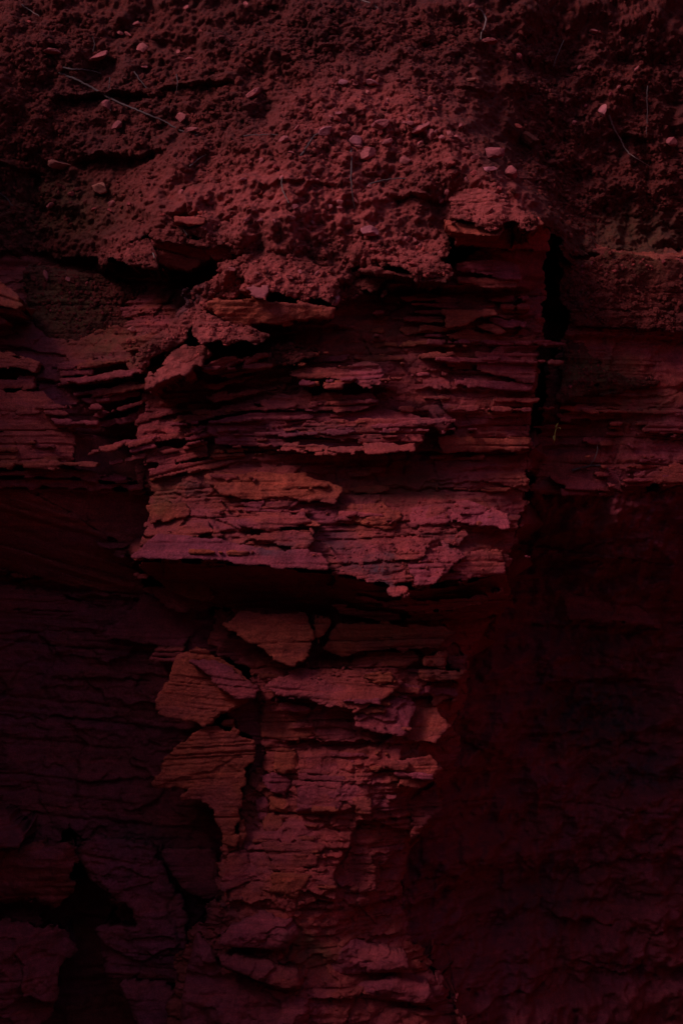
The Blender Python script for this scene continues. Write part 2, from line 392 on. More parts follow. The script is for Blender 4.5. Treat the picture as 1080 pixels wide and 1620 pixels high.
soil = block('soil_bank', [(-640, -260), (1720, -260), (1720, 470), (1180, 440), (1080, 415), (960, 395), (905, 410), (880, 365), (855, 352), (790, 358), (712, 356), (706, 430), (640, 432), (570, 424), (520, 470), (470, 440), (420, 470), (350, 478), (300, 500), (262, 520), (290, 470), (345, 425), (395, 402), (330, 392), (240, 372), (190, 415), (120, 405), (40, 400), (-200, 420), (-640, 420)],
    [(0, -200, .85), (540, -200, .85), (1080, -200, 1.25), (0, 0, .60), (300, 0, .58), (600, 0, .52), (850, 0, .72), (1080, 0, 1.0),
     (0, 110, .45), (200, 105, .42), (380, 110, .36), (600, 120, .26), (760, 150, .40), (1000, 130, .88),
     (100, 215, .40), (200, 215, .36), (330, 220, .20), (480, 220, .10), (640, 220, .11), (700, 195, .16), (735, 228, .10), (765, 205, .38), (785, 272, .03), (818, 252, .46), (880, 250, .66), (1000, 250, .82),
     (60, 330, .50), (150, 320, .46), (240, 330, .12), (350, 340, .02), (480, 330, .0), (600, 320, -.03), (700, 330, .04), (780, 320, -.04), (828, 316, -.05), (850, 345, -.10), (862, 302, .46), (890, 345, .56), (940, 340, .74), (1000, 350, .78), (1080, 400, .80),
     (40, 395, .46), (120, 390, .42), (190, 405, .12), (300, 380, .02), (440, 420, -.04), (560, 410, .0), (660, 420, -.02), (320, 470, -.02), (-60, 400, .42)],
    M_SOIL, amps=(0, 0, 0), soil=1.0, rough=.02, chip=0, jag=.022, edge=.03, thick=.35,
    cuts=[(40, 250, 118, 26, .07), (220, 390, 112, 26, .05), (80, 270, 228, 26, .075), (-60, 60, 240, 26, .05), (690, 800, 118, 24, .02), (850, 990, 215, 30, .02), (600, 720, 318, 20, .06), (980, 1100, 150, 25, .05), (400, 560, 300, 18, .03), (250, 330, 345, 20, .05)],
    kind='structure', label='crumbly dark red soil bank sloping back above the layered rock')

# ------------------------------------------------------------------ the buttress in the middle
butt = block('rock_buttress', [(322, 470), (420, 445), (560, 420), (700, 420), (800, 372), (866, 366), (862, 480), (852, 600), (840, 700), (832, 800), (815, 865), (800, 905), (720, 925), (640, 930), (510, 905), (380, 890), (212, 885), (240, 780), (216, 690), (226, 612), (320, 560)],
    [(420, 460, 0.080), (600, 450, 0.120), (700, 400, 0.117), (800, 385, 0.143), (860, 380, 0.250), (700, 470, 0.147), (780, 470, 0.150), (850, 480, 0.250), (480, 530, 0.060), (600, 560, 0.090), (700, 540, 0.127), (780, 550, 0.150), (845, 560, 0.250),
     (250, 630, 0.160), (300, 640, 0.140), (340, 600, 0.070), (260, 710, 0.070), (450, 650, 0.000), (600, 660, 0.020), (700, 660, 0.077), (770, 660, 0.113), (838, 650, 0.221), (640, 745, 0.100), (760, 740, 0.117), (830, 720, 0.203),
     (300, 760, 0.040), (420, 770, -0.010), (560, 790, 0.030), (230, 830, 0.020), (400, 830, -0.070), (600, 830, -0.060), (700, 800, -0.003), (760, 800, 0.037), (815, 800, 0.138),
     (225, 880, -0.100), (400, 885, -0.160), (600, 905, -0.150), (700, 905, -0.113), (760, 900, -0.073), (797, 895, 0.024)],
    M_ROCK, amps=(.024, .010, .0075), facet=.018, dip=.05, rough=.010, jag=.014, edge=.016, thick=.55,
    cuts=[(330, 560, 520, 22, .07), (560, 860, 455, 30, .08), (560, 880, 712, 26, .07), (440, 620, 618, 14, .04), (540, 870, 772, 14, .02), (720, 860, 500, 14, .05), (640, 860, 618, 12, .03), (330, 520, 560, 14, .05), (640, 850, 590, 10, .02), (240, 430, 640, 12, .03), (230, 420, 688, 10, .025), (450, 560, 748, 10, .02), (690, 820, 832, 12, .04), (300, 470, 858, 8, .02)],
    kind='structure', label='layered red sandstone buttress jutting out in the middle of the cliff')
def rel(poly, d):
    u = sum(p[0] for p in poly) / len(poly); v = sum(p[1] for p in poly) / len(poly)
    return float(np.median([surf_at(.6 * p[0] + .4 * u, .6 * p[1] + .4 * v) for p in poly] + [surf_at(u, v)])) - d
def part(name, poly, y, mat=M_ROCK, parent=None, **kw):
    kw.setdefault('amps', (.008, .008, .004)); kw.setdefault('edge', .005); kw.setdefault('jag', .009); kw.setdefault('thick', .14); kw.setdefault('rough', .006); kw.setdefault('chip', .004)
    return block(name, poly, y, mat, parent, **kw)
B = butt
part('rock_slab', [(322, 668), (400, 652), (520, 642), (600, 640), (682, 662), (668, 702), (655, 709), (500, 713), (430, 708), (338, 706)], -.02, M_PURPLE, B, amps=(.008, .010, .008), dip=.03, slope=(0, .25), thick=.12, label='purple tinted layered sheet across the middle of the buttress')
part('rock_slab', [(480, 668), (600, 662), (682, 660), (668, 698), (560, 700), (470, 690)], -.05, M_ROCK, B, amps=(.004, .006, .003), slope=(.05, .1))
part('rock_slab', [(450, 700), (560, 703), (656, 702), (654, 710), (540, 716), (440, 712)], -.075, M_ROCK, B, slope=(0, .9), amps=(.002, .006, .004))
part('ledge', [(448, 592), (520, 577), (602, 575), (608, 590), (604, 612), (575, 615), (545, 603), (500, 598), (455, 598)], -.05, M_ROCK, B, slope=(0, .7), amps=(.004, .016, .008), dip=.06, jag=.010, label='narrow lit ledge sticking out of the buttress')
part('rock_slab', [(403, 632), (440, 622), (520, 624), (585, 622), (600, 640), (560, 652), (480, 650), (415, 645)], -.025, M_ROCK, B, slope=(0, .5))
part('rock_slab', [(322, 753), (400, 747), (470, 749), (520, 762), (540, 772), (530, 798), (470, 790), (430, 783), (385, 790), (345, 776)], -.045, M_ORANGE, B, slope=(.05, .35), amps=(.004, .004, .003), groove=.4, rough=.012, label='smooth orange red face above the bottom ledge')
part('rock_slab', [(372, 824), (420, 815), (480, 812), (494, 826), (470, 836), (420, 840), (380, 836)], -.125, M_ROCK, B, slope=(.05, .5), amps=(.002, .004, .003), rough=.008, edge=.016)
part('rock_slab', [(380, 848), (440, 838), (492, 836), (500, 858), (470, 868), (440, 864)], -.135, M_ROCK, B, slope=(0, .5), amps=(.002, .004, .003))
part('ledge', [(210, 880), (228, 862), (250, 843), (330, 852), (375, 858), (430, 872), (500, 872), (524, 890), (520, 906), (430, 897), (340, 888), (270, 884)], -.155, M_PURPLE, B, slope=(-.03, .75), amps=(.003, .004, .003), groove=.6, rough=.010, jag=.006, label='long purple ledge forming the bottom lip of the buttress')
part('rock_slab', [(240, 842), (330, 820), (350, 846), (300, 852)], -.10, M_ROCK, B, slope=(0, .6), amps=(.002, .004, .002))
part('rock_slab', [(232, 800), (298, 790), (300, 815), (235, 832)], -.03, M_ORANGE, B, slope=(0, .3), amps=(.002, .004, .002))
for q, yy, mt in (([(530, 800), (600, 790), (640, 812), (620, 835), (560, 828)], -.10, M_ORANGE), ([(600, 832), (628, 830), (630, 855), (606, 860)], -.16, M_PURPLE),
                  ([(640, 838), (720, 832), (745, 845), (725, 862), (690, 858)], -.15, M_ROCK), ([(650, 805), (740, 790), (800, 812), (808, 838), (720, 828), (650, 832)], -.10, M_PURPLE),
                  ([(520, 870), (560, 858), (600, 862), (612, 885), (570, 895), (530, 898)], -.165, M_PURPLE), ([(570, 895), (640, 890), (650, 915), (615, 928), (560, 918)], -.185, M_ROCK),
                  ([(640, 872), (700, 862), (740, 880), (710, 908), (690, 925), (650, 922)], -.165, M_PURPLE), ([(625, 860), (690, 862), (660, 880), (625, 885)], -.16, M_ROCK),
                  ([(490, 900), (560, 918), (640, 940), (690, 945), (640, 955), (560, 930)], -.17, M_ROCK)):
    part('rock_slab', q, rel(q, .010), mt, B, slope=(rng.uniform(-.1, .1) + (.3 if q[0][0] > 690 else 0), .75), amps=(.004, .008, .006), jag=.010, rough=.012, facet=.008, chip=.010)
part('rock_block', [(706, 892), (735, 876), (797, 868), (799, 890), (797, 905), (750, 908), (715, 904)], -.08, M_ROCK, B, slope=(.5, .25), label='square lit block at the right end of the bottom ledge')
part('rock_knob', [(612, 928), (640, 922), (652, 926), (645, 942), (628, 947), (616, 940)], -.21, M_ROCK, B, slope=(.1, .4), amps=(0, .006, .003), edge=.02, thick=.1, label='small knob of rock poking out under the bottom ledge')
# underside of the buttress
und = part('rock_underside', [(214, 888), (380, 890), (510, 905), (640, 930), (720, 925), (802, 905), (812, 960), (720, 1000), (600, 985), (480, 975), (340, 962), (228, 912)],
     [(220, 892, .0), (400, 892, -.10), (600, 915, -.10), (790, 910, .10), (240, 910, .14), (350, 925, .12), (500, 935, .10), (650, 955, .08), (780, 945, .20), (350, 960, .24), (500, 975, .24), (650, 985, .22), (790, 965, .36)],
     M_ROCK, B, amps=(.02, .012, .004), rough=.012, thick=.3, jag=.008)
part('rock_slab', [(510, 925), (600, 948), (690, 950), (760, 945), (800, 925), (800, 940), (760, 952), (720, 968), (650, 970), (570, 950)], .02, M_ROCK, B, slope=(.05, -.9), thick=.2)
part('rock_slab', [(520, 955), (620, 972), (690, 970), (735, 960), (690, 985), (600, 985), (540, 975)], .10, M_ROCK, B, slope=(0, -.7), thick=.2)
# upper overhangs
part('ledge', [(698, 345), (740, 352), (800, 356), (850, 345), (858, 354), (800, 360), (787, 373), (750, 372), (712, 366)], -.10, M_ORANGE, B, slope=(-.15, .8), amps=(.002, .008, .004), thick=.3, label='lit capstone edge below the soil cone at upper right')
part('rock_slab', [(790, 362), (862, 352), (872, 372), (866, 395), (800, 392), (722, 385), (722, 374)], .11, M_ROCK, B, slope=(.6, -.7), thick=.3)
for q, yy in (([(712, 394), (760, 388), (800, 398), (760, 404), (716, 406)], .0), ([(718, 412), (780, 410), (824, 417), (822, 440), (760, 434), (720, 428)], -.03), ([(722, 438), (770, 440), (820, 446), (818, 455), (770, 458), (726, 446)], -.06),
              ([(765, 470), (836, 466), (836, 474), (770, 478)], .0), ([(790, 480), (836, 480), (835, 488), (790, 487)], -.01), ([(848, 478), (862, 482), (864, 489), (850, 488)], -.02),
              ([(760, 502), (832, 508), (830, 518), (800, 520)], -.02), ([(740, 512), (780, 514), (805, 525), (790, 528), (758, 521)], -.04), ([(702, 530), (740, 520), (820, 535), (846, 530), (846, 545), (800, 548), (710, 538)], .03),
              ([(700, 490), (780, 486), (790, 498), (740, 512), (705, 520)], .05), ([(720, 560), (760, 556), (748, 585), (715, 585)], .07), ([(752, 556), (850, 560), (844, 605), (752, 586)], .05),
              ([(720, 600), (842, 608), (840, 618), (720, 610)], .03), ([(700, 640), (812, 646), (810, 652), (700, 650)], .03), ([(690, 690), (838, 692), (836, 712), (700, 716)], -.0),
              ([(600, 640), (690, 640), (720, 660), (700, 690), (670, 664)], .02), ([(690, 720), (760, 716), (720, 728), (660, 726)], .05), ([(545, 745), (590, 742), (585, 752), (550, 758)], -.02)):
    part('rock_plate', q, rel(q, .06 if q[0][1] < 530 else .022), [M_ROCK, M_ORANGE, M_PURPLE][int(rng.integers(0, 3))], B, slope=((.1 if q[0][1] < 530 else .45) if q[0][0] > 680 else 0, .35), amps=(.003, .008, .004), jag=.006, thick=.12)
part('ledge', [(560, 424), (600, 424), (655, 432), (702, 436), (706, 447), (660, 444), (620, 436)], -.07, M_SOIL, B, slope=(0, .8), soil=.35, amps=(0, .008, .004), thick=.25)
part('overhang_slab', [(330, 478), (352, 470), (400, 470), (460, 476), (530, 486), (526, 502), (470, 508), (420, 515), (375, 515), (346, 502)], -.13, M_ORANGE, B, slope=(0, -.35), amps=(.002, .003, .002), facet=.006, groove=.6, rough=.010, edge=.012, thick=.35, label='smooth overhanging slab with a dark hollow under it at upper left')
part('rock_slab', [(318, 480), (350, 486), (380, 514), (360, 512), (328, 490)], -.10, M_ROCK, B, dip=-.4, thick=.25)
part('rock_slab', [(376, 458), (400, 452), (452, 462), (455, 470), (410, 470)], -.17, M_STONE, B, slope=(0, .9), amps=(0, .003, .002), thick=.1, label='flat pale stone lying on the overhanging slab')
part('soil_ledge', [(300, 508), (318, 496), (345, 500), (372, 512), (400, 520), (422, 530), (405, 541), (350, 542), (318, 546), (302, 535)], -.16, M_SOIL, B, soil=.5, slope=(0, .7), jag=.014, edge=.02, thick=.3, chip=0, label='lump of red soil resting on a ledge at upper left of the buttress')
part('soil_ledge', [(240, 585), (290, 545), (330, 545), (335, 562), (300, 575), (262, 580)], -.10, M_SOIL, B, soil=.4, slope=(0, .8), jag=.012, edge=.02, chip=0, thick=.3)
part('tilted_slab', [(228, 612), (240, 590), (262, 575), (298, 572), (322, 564), (318, 578), (290, 594), (258, 606), (232, 619)], -.20, M_SOIL, B, slope=(0, .8), soil=.30, amps=(0, .004, .003), dip=.3, edge=.008, thick=.4, label='tilted pink slab end jutting over a dark hollow')
part('rock_slab', [(232, 619), (320, 578), (360, 562), (420, 556), (430, 562), (330, 590), (240, 626)], -.10, M_ROCK, B, slope=(0, -.7), dip=.4, amps=(0, .006, .003), thick=.35)
part('soil_ledge', [(405, 560), (440, 545), (470, 548), (500, 560), (470, 575), (410, 578)], -.03, M_SOIL, B, soil=.35, slope=(0, .5), chip=0)
for q, yy in (([(330, 585), (430, 560), (470, 562), (450, 572), (350, 598)], .0), ([(318, 608), (400, 590), (406, 597), (330, 620)], .02), ([(370, 612), (410, 600), (405, 608), (380, 616)], -.01), ([(320, 628), (410, 610), (470, 606), (470, 614), (340, 640)], .01),
              ([(290, 660), (400, 632), (404, 645), (300, 670)], .02), ([(222, 690), (330, 668), (330, 690), (225, 705)], .0), ([(225, 712), (330, 700), (330, 725), (230, 735)], .01), ([(232, 742), (320, 724), (400, 722), (330, 745), (240, 755)], .0)):
    part('rock_plate', q, yy, M_ROCK, B, dip=.22, slope=(0, .3), amps=(.004, .010, .004), jag=.008)
for q, yy, sl in (([(388, 420), (430, 398), (500, 410), (540, 440), (520, 478), (470, 470), (410, 468), (370, 462)], -.11, .6), ([(500, 440), (560, 425), (612, 436), (600, 462), (560, 474), (520, 486)], .0, .5), ([(255, 520), (300, 484), (330, 478), (322, 505), (290, 540), (250, 560), (215, 585), (200, 570)], -.06, .5),
                  ([(590, 400), (700, 396), (712, 428), (690, 440), (620, 432)], -.08, .7), ([(405, 545), (470, 535), (500, 552), (450, 560)], .0, .6), ([(700, 330), (715, 300), (790, 300), (845, 338), (850, 350), (780, 356), (715, 350)], -.13, .9)):
    part('soil_spill', q, yy, M_SOIL, B, soil=.5, slope=(0, sl), jag=.022, edge=.035, chip=0, amps=(0, .004, .002), thick=.25)
# slabs under the soil at upper left
for q, yy, sl in (([(232, 372), (244, 360), (300, 374), (345, 386), (328, 392), (240, 378)], .0, .3), ([(240, 380), (330, 392), (345, 388), (330, 412), (300, 428), (250, 420)], .06, -.6), ([(320, 388), (412, 366), (420, 380), (390, 402), (340, 410)], .02, -.5),
                  ([(272, 340), (330, 350), (330, 357), (276, 350)], -.04, .5), ([(188, 412), (205, 380), (236, 376), (250, 405), (246, 422), (200, 422)], -.02, .3)):
    part('rock_slab', q, yy, M_ROCK if sl != .3 else M_SOIL, B, slope=(0, sl), dip=-.25 if sl != .3 else 0, soil=.0 if sl != .3 else .4, thick=.3)
# auto plates: thin broken layers standing proud
def scatter_plates(parent, u0, u1, v0, v1, n, dy, dip=0.0, mat=None, wl=(60, 230), th=(3, 7)):
    for _ in range(n):
        u = rng.uniform(u0, u1); v = rng.uniform(v0, v1); w = rng.uniform(*wl); h = rng.uniform(*th)
        y = surf_at(u, v); k = int(rng.integers(4, 7))
        top = [(u - w / 2 + w * i / k, v - h / 2 * rng.uniform(.5, 1.3)) for i in range(k + 1)]
        bot = [(u + w / 2 - w * i / k + rng.uniform(-.1, .1) * w, v + h / 2 * rng.uniform(.4, 1.5)) for i in range(k + 1)]
        pl = [(a, b - dip * (a - u)) for a, b in top + bot]
        part('rock_plate', pl, y - rng.uniform(*dy), mat or [M_ROCK, M_ORANGE, M_PURPLE][int(rng.integers(0, 3))], parent, slope=(rng.uniform(-.08, .08) + (.45 if u > 690 else 0), rng.uniform(0, .5)),
             dip=dip, amps=(0, .004, .003), jag=.007, edge=.003, thick=.08, drop=True)
scatter_plates(B, 560, 835, 470, 700, 40, (.004, .018), -.02)
scatter_plates(B, 330, 660, 545, 740, 40, (.004, .02), .06)
scatter_plates(B, 235, 400, 640, 760, 14, (.004, .02), .2)
scatter_plates(B, 320, 800, 740, 880, 22, (.003, .012), -.03, wl=(40, 140))

# ------------------------------------------------------------------ left wall
left = block('rock_wall_left', [(-640, 400), (60, 392), (190, 405), (250, 415), (345, 425), (320, 480), (330, 540), (300, 600), (240, 700), (250, 800), (215, 900), (100, 830), (0, 790), (-640, 790)],
    [(-300, 420, .5), (-300, 470, .36), (-300, 700, .1), (20, 408, .58), (120, 410, .58), (220, 415, .48), (30, 450, .42), (120, 450, .42), (240, 450, .36), (320, 470, .22), (100, 500, .38), (200, 500, .34), (270, 520, .2), (50, 560, .22), (150, 590, .24), (240, 590, .2), (60, 640, .10), (160, 640, .2), (60, 740, .06), (120, 700, .14), (150, 720, .26), (210, 700, .36), (220, 760, .30), (120, 765, .12), (60, 775, .07), (230, 640, .26), (150, 800, .24), (210, 860, .22)],
    M_ROCK, amps=(.03, .015, .005), facet=.018, rough=.012, thick=.4, jag=.010, cuts=[(80, 260, 585, 16, .04), (-100, 120, 600, 16, .05), (130, 260, 650, 16, .05), (80, 240, 425, 24, .07), (-300, 110, 630, 10, .03), (200, 420, 430, 24, .06)],
    kind='structure', label='layered red rock wall on the left side of the cliff')
Lw = left
part('soil_patch', [(30, 420), (130, 428), (230, 450), (262, 480), (235, 540), (180, 585), (80, 580), (50, 520)], .33, M_SOIL, Lw, slope=(0, .3), soil=.35, jag=.03, edge=.05, thick=.25, chip=0, label='olive tinted soil plastered over the left wall')
part('rock_block', [(-300, 430), (0, 443), (22, 462), (46, 486), (38, 490), (-40, 478), (-300, 470)], .0, M_ORANGE, Lw, slope=(.2, .5), dip=-.4, thick=.3, label='pointed block jutting in from the left edge')
part('rock_block', [(-300, 475), (-40, 480), (38, 489), (38, 498), (-20, 494), (-300, 490)], .05, M_ROCK, Lw, dip=-.3, thick=.25)
part('rock_plate', [(-200, 500), (0, 502), (14, 508), (8, 514), (-200, 514)], .08, M_ROCK, Lw)
part('rock_block', [(-300, 560), (0, 552), (30, 565), (62, 572), (55, 588), (15, 584), (-300, 600)], .04, M_ORANGE, Lw, slope=(0, .4), thick=.25)
part('rock_slab', [(-300, 605), (50, 600), (58, 618), (-300, 628)], .06, M_ROCK, Lw)
part('rock_block', [(-300, 625), (70, 618), (95, 650), (118, 670), (120, 700), (118, 728), (108, 738), (-300, 742)],
     [(-300, 630, .05), (-300, 740, .0), (20, 630, .05), (20, 735, -.02), (80, 640, .06), (80, 735, -.02), (118, 680, .10), (119, 728, .05)], M_ROCK, Lw, amps=(.012, .014, .006), thick=.3, label='layered block with a lit front at the left edge')
part('rock_slab', [(-300, 735), (60, 733), (112, 738), (110, 746), (60, 742), (-300, 746)], -.06, M_ORANGE, Lw, slope=(0, .5), thick=.2)
part('rock_plate', [(-300, 748), (112, 742), (160, 750), (225, 762), (160, 764), (100, 756), (-300, 756)], -.03, M_ROCK, Lw, slope=(.25, .3), thick=.2)
part('rock_plate', [(-300, 758), (90, 756), (170, 764), (232, 772), (170, 774), (-300, 766)], -.0, M_ROCK, Lw, slope=(.2, .2), thick=.2)
part('rock_plate', [(-300, 769), (130, 768), (236, 778), (120, 780), (-300, 778)], .03, M_ROCK, Lw, slope=(.15, 0), thick=.2)
for q, yy in (([(143, 656), (180, 646), (226, 633), (229, 641), (150, 664)], -.03), ([(158, 668), (218, 652), (214, 664), (164, 678)], .0), ([(95, 588), (146, 585), (145, 592), (97, 592)], .06), ([(160, 618), (205, 603), (226, 600), (215, 612), (165, 628)], .03),
              ([(90, 575), (225, 562), (235, 568), (150, 580), (92, 582)], .08), ([(95, 600), (180, 594), (178, 604), (100, 610)], .08), ([(130, 632), (200, 622), (226, 618), (220, 628), (140, 640)], .02), ([(190, 540), (262, 515), (270, 535), (200, 560)], .06), ([(200, 575), (260, 560), (240, 590), (205, 592)], .02),
              ([(218, 632), (232, 634), (232, 670), (215, 672)], .06)):
    part('rock_plate', q, .35 * yy + .65 * rel(q, .02), M_ROCK, Lw, dip=.18, slope=(.1, .2), amps=(0, .008, .004), jag=.006, edge=.003, thick=.2)
scatter_plates(Lw, -60, 105, 630, 735, 14, (.004, .016), 0)
scatter_plates(Lw, 80, 230, 560, 640, 14, (.006, .02), .15)
part('rock_hollow', [(112, 690), (150, 690), (235, 690), (240, 775), (225, 766), (160, 752), (118, 742)], [(115, 700, .12), (116, 740, .06), (160, 700, .22), (170, 745, .18), (215, 700, .34), (230, 765, .30)], M_ROCK, Lw, amps=(.0, .004, .002), groove=.3, rough=.006, jag=.004, chip=0, thick=.1, res=1.4)
# below the left wall: undercut, curved beds dipping right
part('rock_slab', [(40, 770), (240, 776), (244, 800), (232, 840), (206, 880), (178, 852), (120, 815)], .16, M_ROCK, Lw, slope=(.3, -.45), dip=-.25, amps=(.004, .008, .004), thick=.3)
part('rock_slab', [(-640, 772), (40, 775), (110, 812), (180, 858), (222, 890), (228, 940), (130, 930), (0, 905), (-640, 900)], [(-600, 775, .08), (-600, 890, .32), (0, 780, .05), (0, 825, .13), (0, 890, .32), (100, 820, .12), (110, 865, .2), (110, 915, .34), (200, 880, .26), (215, 930, .34)], M_ROCK, Lw, dip=-.28, amps=(.02, .012, .004), thick=.3, res=1.3)
low = block('rock_wall_lower_left', [(-640, 880), (0, 890), (120, 920), (230, 930), (340, 950), (350, 1050), (330, 1160), (360, 1300), (420, 1420), (300, 1500), (200, 1480), (130, 1330), (110, 1300), (60, 1480), (-20, 1500), (-640, 1500)],
    [(-300, 900, .42), (0, 920, .46), (100, 950, .44), (230, 945, .38), (330, 960, .32), (-300, 1200, .42), (60, 1100, .46), (200, 1050, .40), (300, 1060, .34), (100, 1250, .42), (250, 1200, .44), (320, 1200, .40), (330, 1350, .38), (200, 1380, .40), (60, 1400, .42), (-300, 1480, .4)],
    M_PURPLE, amps=(.020, .008, .003), facet=.030, dip=-.06, rough=.014, thick=.35, res=1.25, jag=.014, cuts=[(-100, 240, 950, 24, .05), (40, 240, 1085, 14, .03), (-100, 200, 1150, 10, .025), (100, 340, 1250, 12, .02)],
    kind='structure', label='dark purple red wall recessed at the lower left')
LL = low
part('rock_slab', [(236, 912), (290, 917), (330, 928), (343, 945), (340, 956), (300, 946), (262, 930)], .14, M_ORANGE, LL, slope=(0, .35), amps=(.002, .003, .002), thick=.2, label='leaf shaped pale slab under the left end of the bottom ledge')
part('rock_slab', [(212, 908), (236, 905), (235, 918), (215, 918)], .16, M_ROCK, LL, thick=.2)
part('rock_slab', [(222, 930), (250, 922), (340, 958), (330, 970), (280, 965)], .24, M_PURPLE, LL, amps=(0, .004, .002), thick=.2)
part('rock_slab', [(166, 1004), (228, 940), (270, 962), (332, 968), (305, 1010), (290, 1032), (235, 1020), (170, 1012)], .34, M_PURPLE, LL, slope=(.05, .2), amps=(.002, .006, .002), groove=.4, thick=.2, label='flat dark slab beside the pillar head')
for i, vv in enumerate((1028, 1036, 1044)): part('rock_plate', [(245 - 4 * i, vv - 3), (300, vv - 2), (288 - 6 * i, vv + 4), (244 - 4 * i, vv + 3)], .2 - .012 * i, M_ROCK, LL, thick=.2, jag=.004)
for q, yy in (([(-300, 905), (60, 930), (180, 965), (90, 970), (-300, 945)], .42), ([(-300, 960), (120, 955), (190, 985), (150, 1000), (-300, 1000)], .43)):
    part('rock_slab', q, yy, M_PURPLE, LL, slope=(0, .15), amps=(.006, .010, .004), jag=.012, edge=.02, thick=.12, res=1.25, drop=True)
part('rock_block', [(120, 1345), (150, 1322), (240, 1335), (262, 1385), (292, 1440), (300, 1480), (285, 1560), (238, 1556), (165, 1548), (155, 1470), (215, 1462), (205, 1440), (150, 1400)],
     [(140, 1340, .26), (240, 1345, .24), (200, 1400, .22), (280, 1440, .26), (170, 1500, .24), (250, 1500, .2), (240, 1555, .24)], M_PURPLE, LL, amps=(.010, .006, .003), facet=.03, dip=-.1, edge=.03, jag=.012, thick=.45, res=1.25, label='cracked purple block beside the black hollow at lower left')
part('rock_block', [(250, 1345), (340, 1340), (350, 1420), (320, 1425), (285, 1405)], .28, M_PURPLE, LL, slope=(.1, .1), edge=.02, thick=.3, res=1.25)
part('rock_block', [(-300, 1290), (-20, 1272), (14, 1290), (40, 1325), (30, 1345), (-10, 1344), (-300, 1340)], .08, M_PURPLE, LL, slope=(.3, .7), rough=.02, edge=.04, thick=.4, label='rounded boulder nose at the left edge near the bottom')
part('rock_block', [(-300, 1340), (30, 1345), (110, 1330), (120, 1400), (90, 1440), (30, 1425), (-300, 1450)], .24, M_ROCK, LL, slope=(0, -.4), rough=.02, edge=.05, jag=.02, thick=.4, res=1.3)
part('rock_block', [(-640, 1465), (40, 1460), (98, 1472), (122, 1510), (95, 1530), (92, 1580), (60, 1640), (0, 2000), (-640, 2000)], [(-300, 1480, .2), (60, 1480, .22), (100, 1520, .26), (0, 1560, .12), (60, 1620, .15), (-100, 1800, .0), (-300, 1800, .05)], M_PURPLE, LL, amps=(.02, .008, .004), facet=.04, rough=.03, edge=.05, jag=.012, thick=.5, res=1.25, label='broad dark boulder in the lower left corner')
part('rock_block', [(186, 1556), (230, 1552), (282, 1570), (270, 1610), (255, 1680), (230, 1680), (205, 1600)], .16, M_PURPLE, LL, slope=(0, .3), rough=.02, edge=.03, thick=.4)

# ------------------------------------------------------------------ pillar below the buttress
pil = block('rock_pillar', [(336, 960), (420, 950), (600, 962), (720, 975), (795, 968), (745, 1035), (742, 1090), (715, 1150), (735, 1180), (700, 1260), (650, 1330), (632, 1420), (660, 1500), (720, 1580), (780, 1700), (860, 2100), (160, 2100), (258, 1620), (290, 1490), (345, 1420), (345, 1345), (375, 1300), (385, 1250), (412, 1190), (410, 1110), (385, 1060), (330, 1020)],
    [(345, 975, 0.260), (500, 965, 0.260), (650, 980, 0.264), (780, 980, 0.462), (420, 1040, 0.130), (560, 1030, 0.111), (700, 1030, 0.133), (735, 1060, 0.240), (430, 1130, 0.110), (560, 1140, 0.071), (660, 1150, 0.073), (710, 1160, 0.220), (430, 1250, 0.110), (550, 1250, 0.070), (640, 1240, 0.106), (700, 1230, 0.273), (400, 1340, 0.090), (500, 1350, 0.050), (600, 1340, 0.117), (640, 1360, 0.206),
     (360, 1430, 0.070), (450, 1430, 0.010), (560, 1440, 0.071), (620, 1440, 0.201), (310, 1500, 0.140), (400, 1510, 0.020), (540, 1510, 0.060), (640, 1520, 0.220), (290, 1600, 0.060), (450, 1600, -0.030), (600, 1600, 0.027), (720, 1620, 0.268), (300, 1900, -0.100), (700, 1900, 0.053)],
    M_ROCK, amps=(.016, .008, .004), facet=.035, chip=.018, rough=.018, jag=.02, edge=.03, thick=.45, cuts=[(420, 640, 1170, 20, .05), (520, 700, 1290, 14, .02), (440, 620, 1395, 10, .02), (350, 480, 1505, 16, .06), (470, 660, 1560, 16, .05), (430, 700, 1230, 10, .02), (480, 640, 1345, 10, .02), (560, 660, 1480, 12, .03)],
    kind='structure', label='narrow broken rock pillar under the buttress')
PP = pil
part('rock_slab', [(346, 988), (380, 972), (440, 968), (490, 974), (498, 1024), (466, 1056), (424, 1038), (395, 1014)], .0, M_ORANGE, PP, slope=(.02, .1), amps=(.002, .006, .003), edge=.006, thick=.2, label='orange slab face with a pointed lower end under the buttress')
part('rock_slab', [(492, 972), (532, 976), (520, 995), (502, 1026)], .03, M_ORANGE, PP, amps=(0, .003, .002), thick=.2)
part('rock_slab', [(505, 1028), (536, 980), (600, 985), (700, 990), (718, 1000), (690, 1028), (600, 1028), (540, 1036)], .06, M_ORANGE, PP, amps=(.002, .004, .002), rough=.01, slope=(.02, -.15), thick=.2)
part('rock_slab', [(352, 1012), (392, 1012), (425, 1040), (412, 1075), (380, 1052), (345, 1035)], .16, M_ROCK, PP, slope=(.2, -.2), thick=.2)
part('rock_slab', [(282, 1030), (318, 1024), (345, 1040), (384, 1060), (408, 1092), (400, 1106), (372, 1120), (336, 1144), (320, 1153), (312, 1141), (270, 1132), (244, 1122), (246, 1108), (266, 1075)], .08, M_ORANGE, PP, slope=(.05, .12), amps=(.003, .005, .003), groove=.7, dip=-.12, edge=.006, jag=.008, thick=.22, label='fan shaped layered slab left of the pillar')
part('rock_slab', [(300, 1046), (345, 1048), (384, 1062), (409, 1092), (404, 1107), (374, 1107), (345, 1090), (330, 1068)], .03, M_PURPLE, PP, slope=(.05, .4), amps=(.002, .005, .003), dip=-.15, edge=.016, thick=.1, label='purple tongue of rock lying over the fan slab')
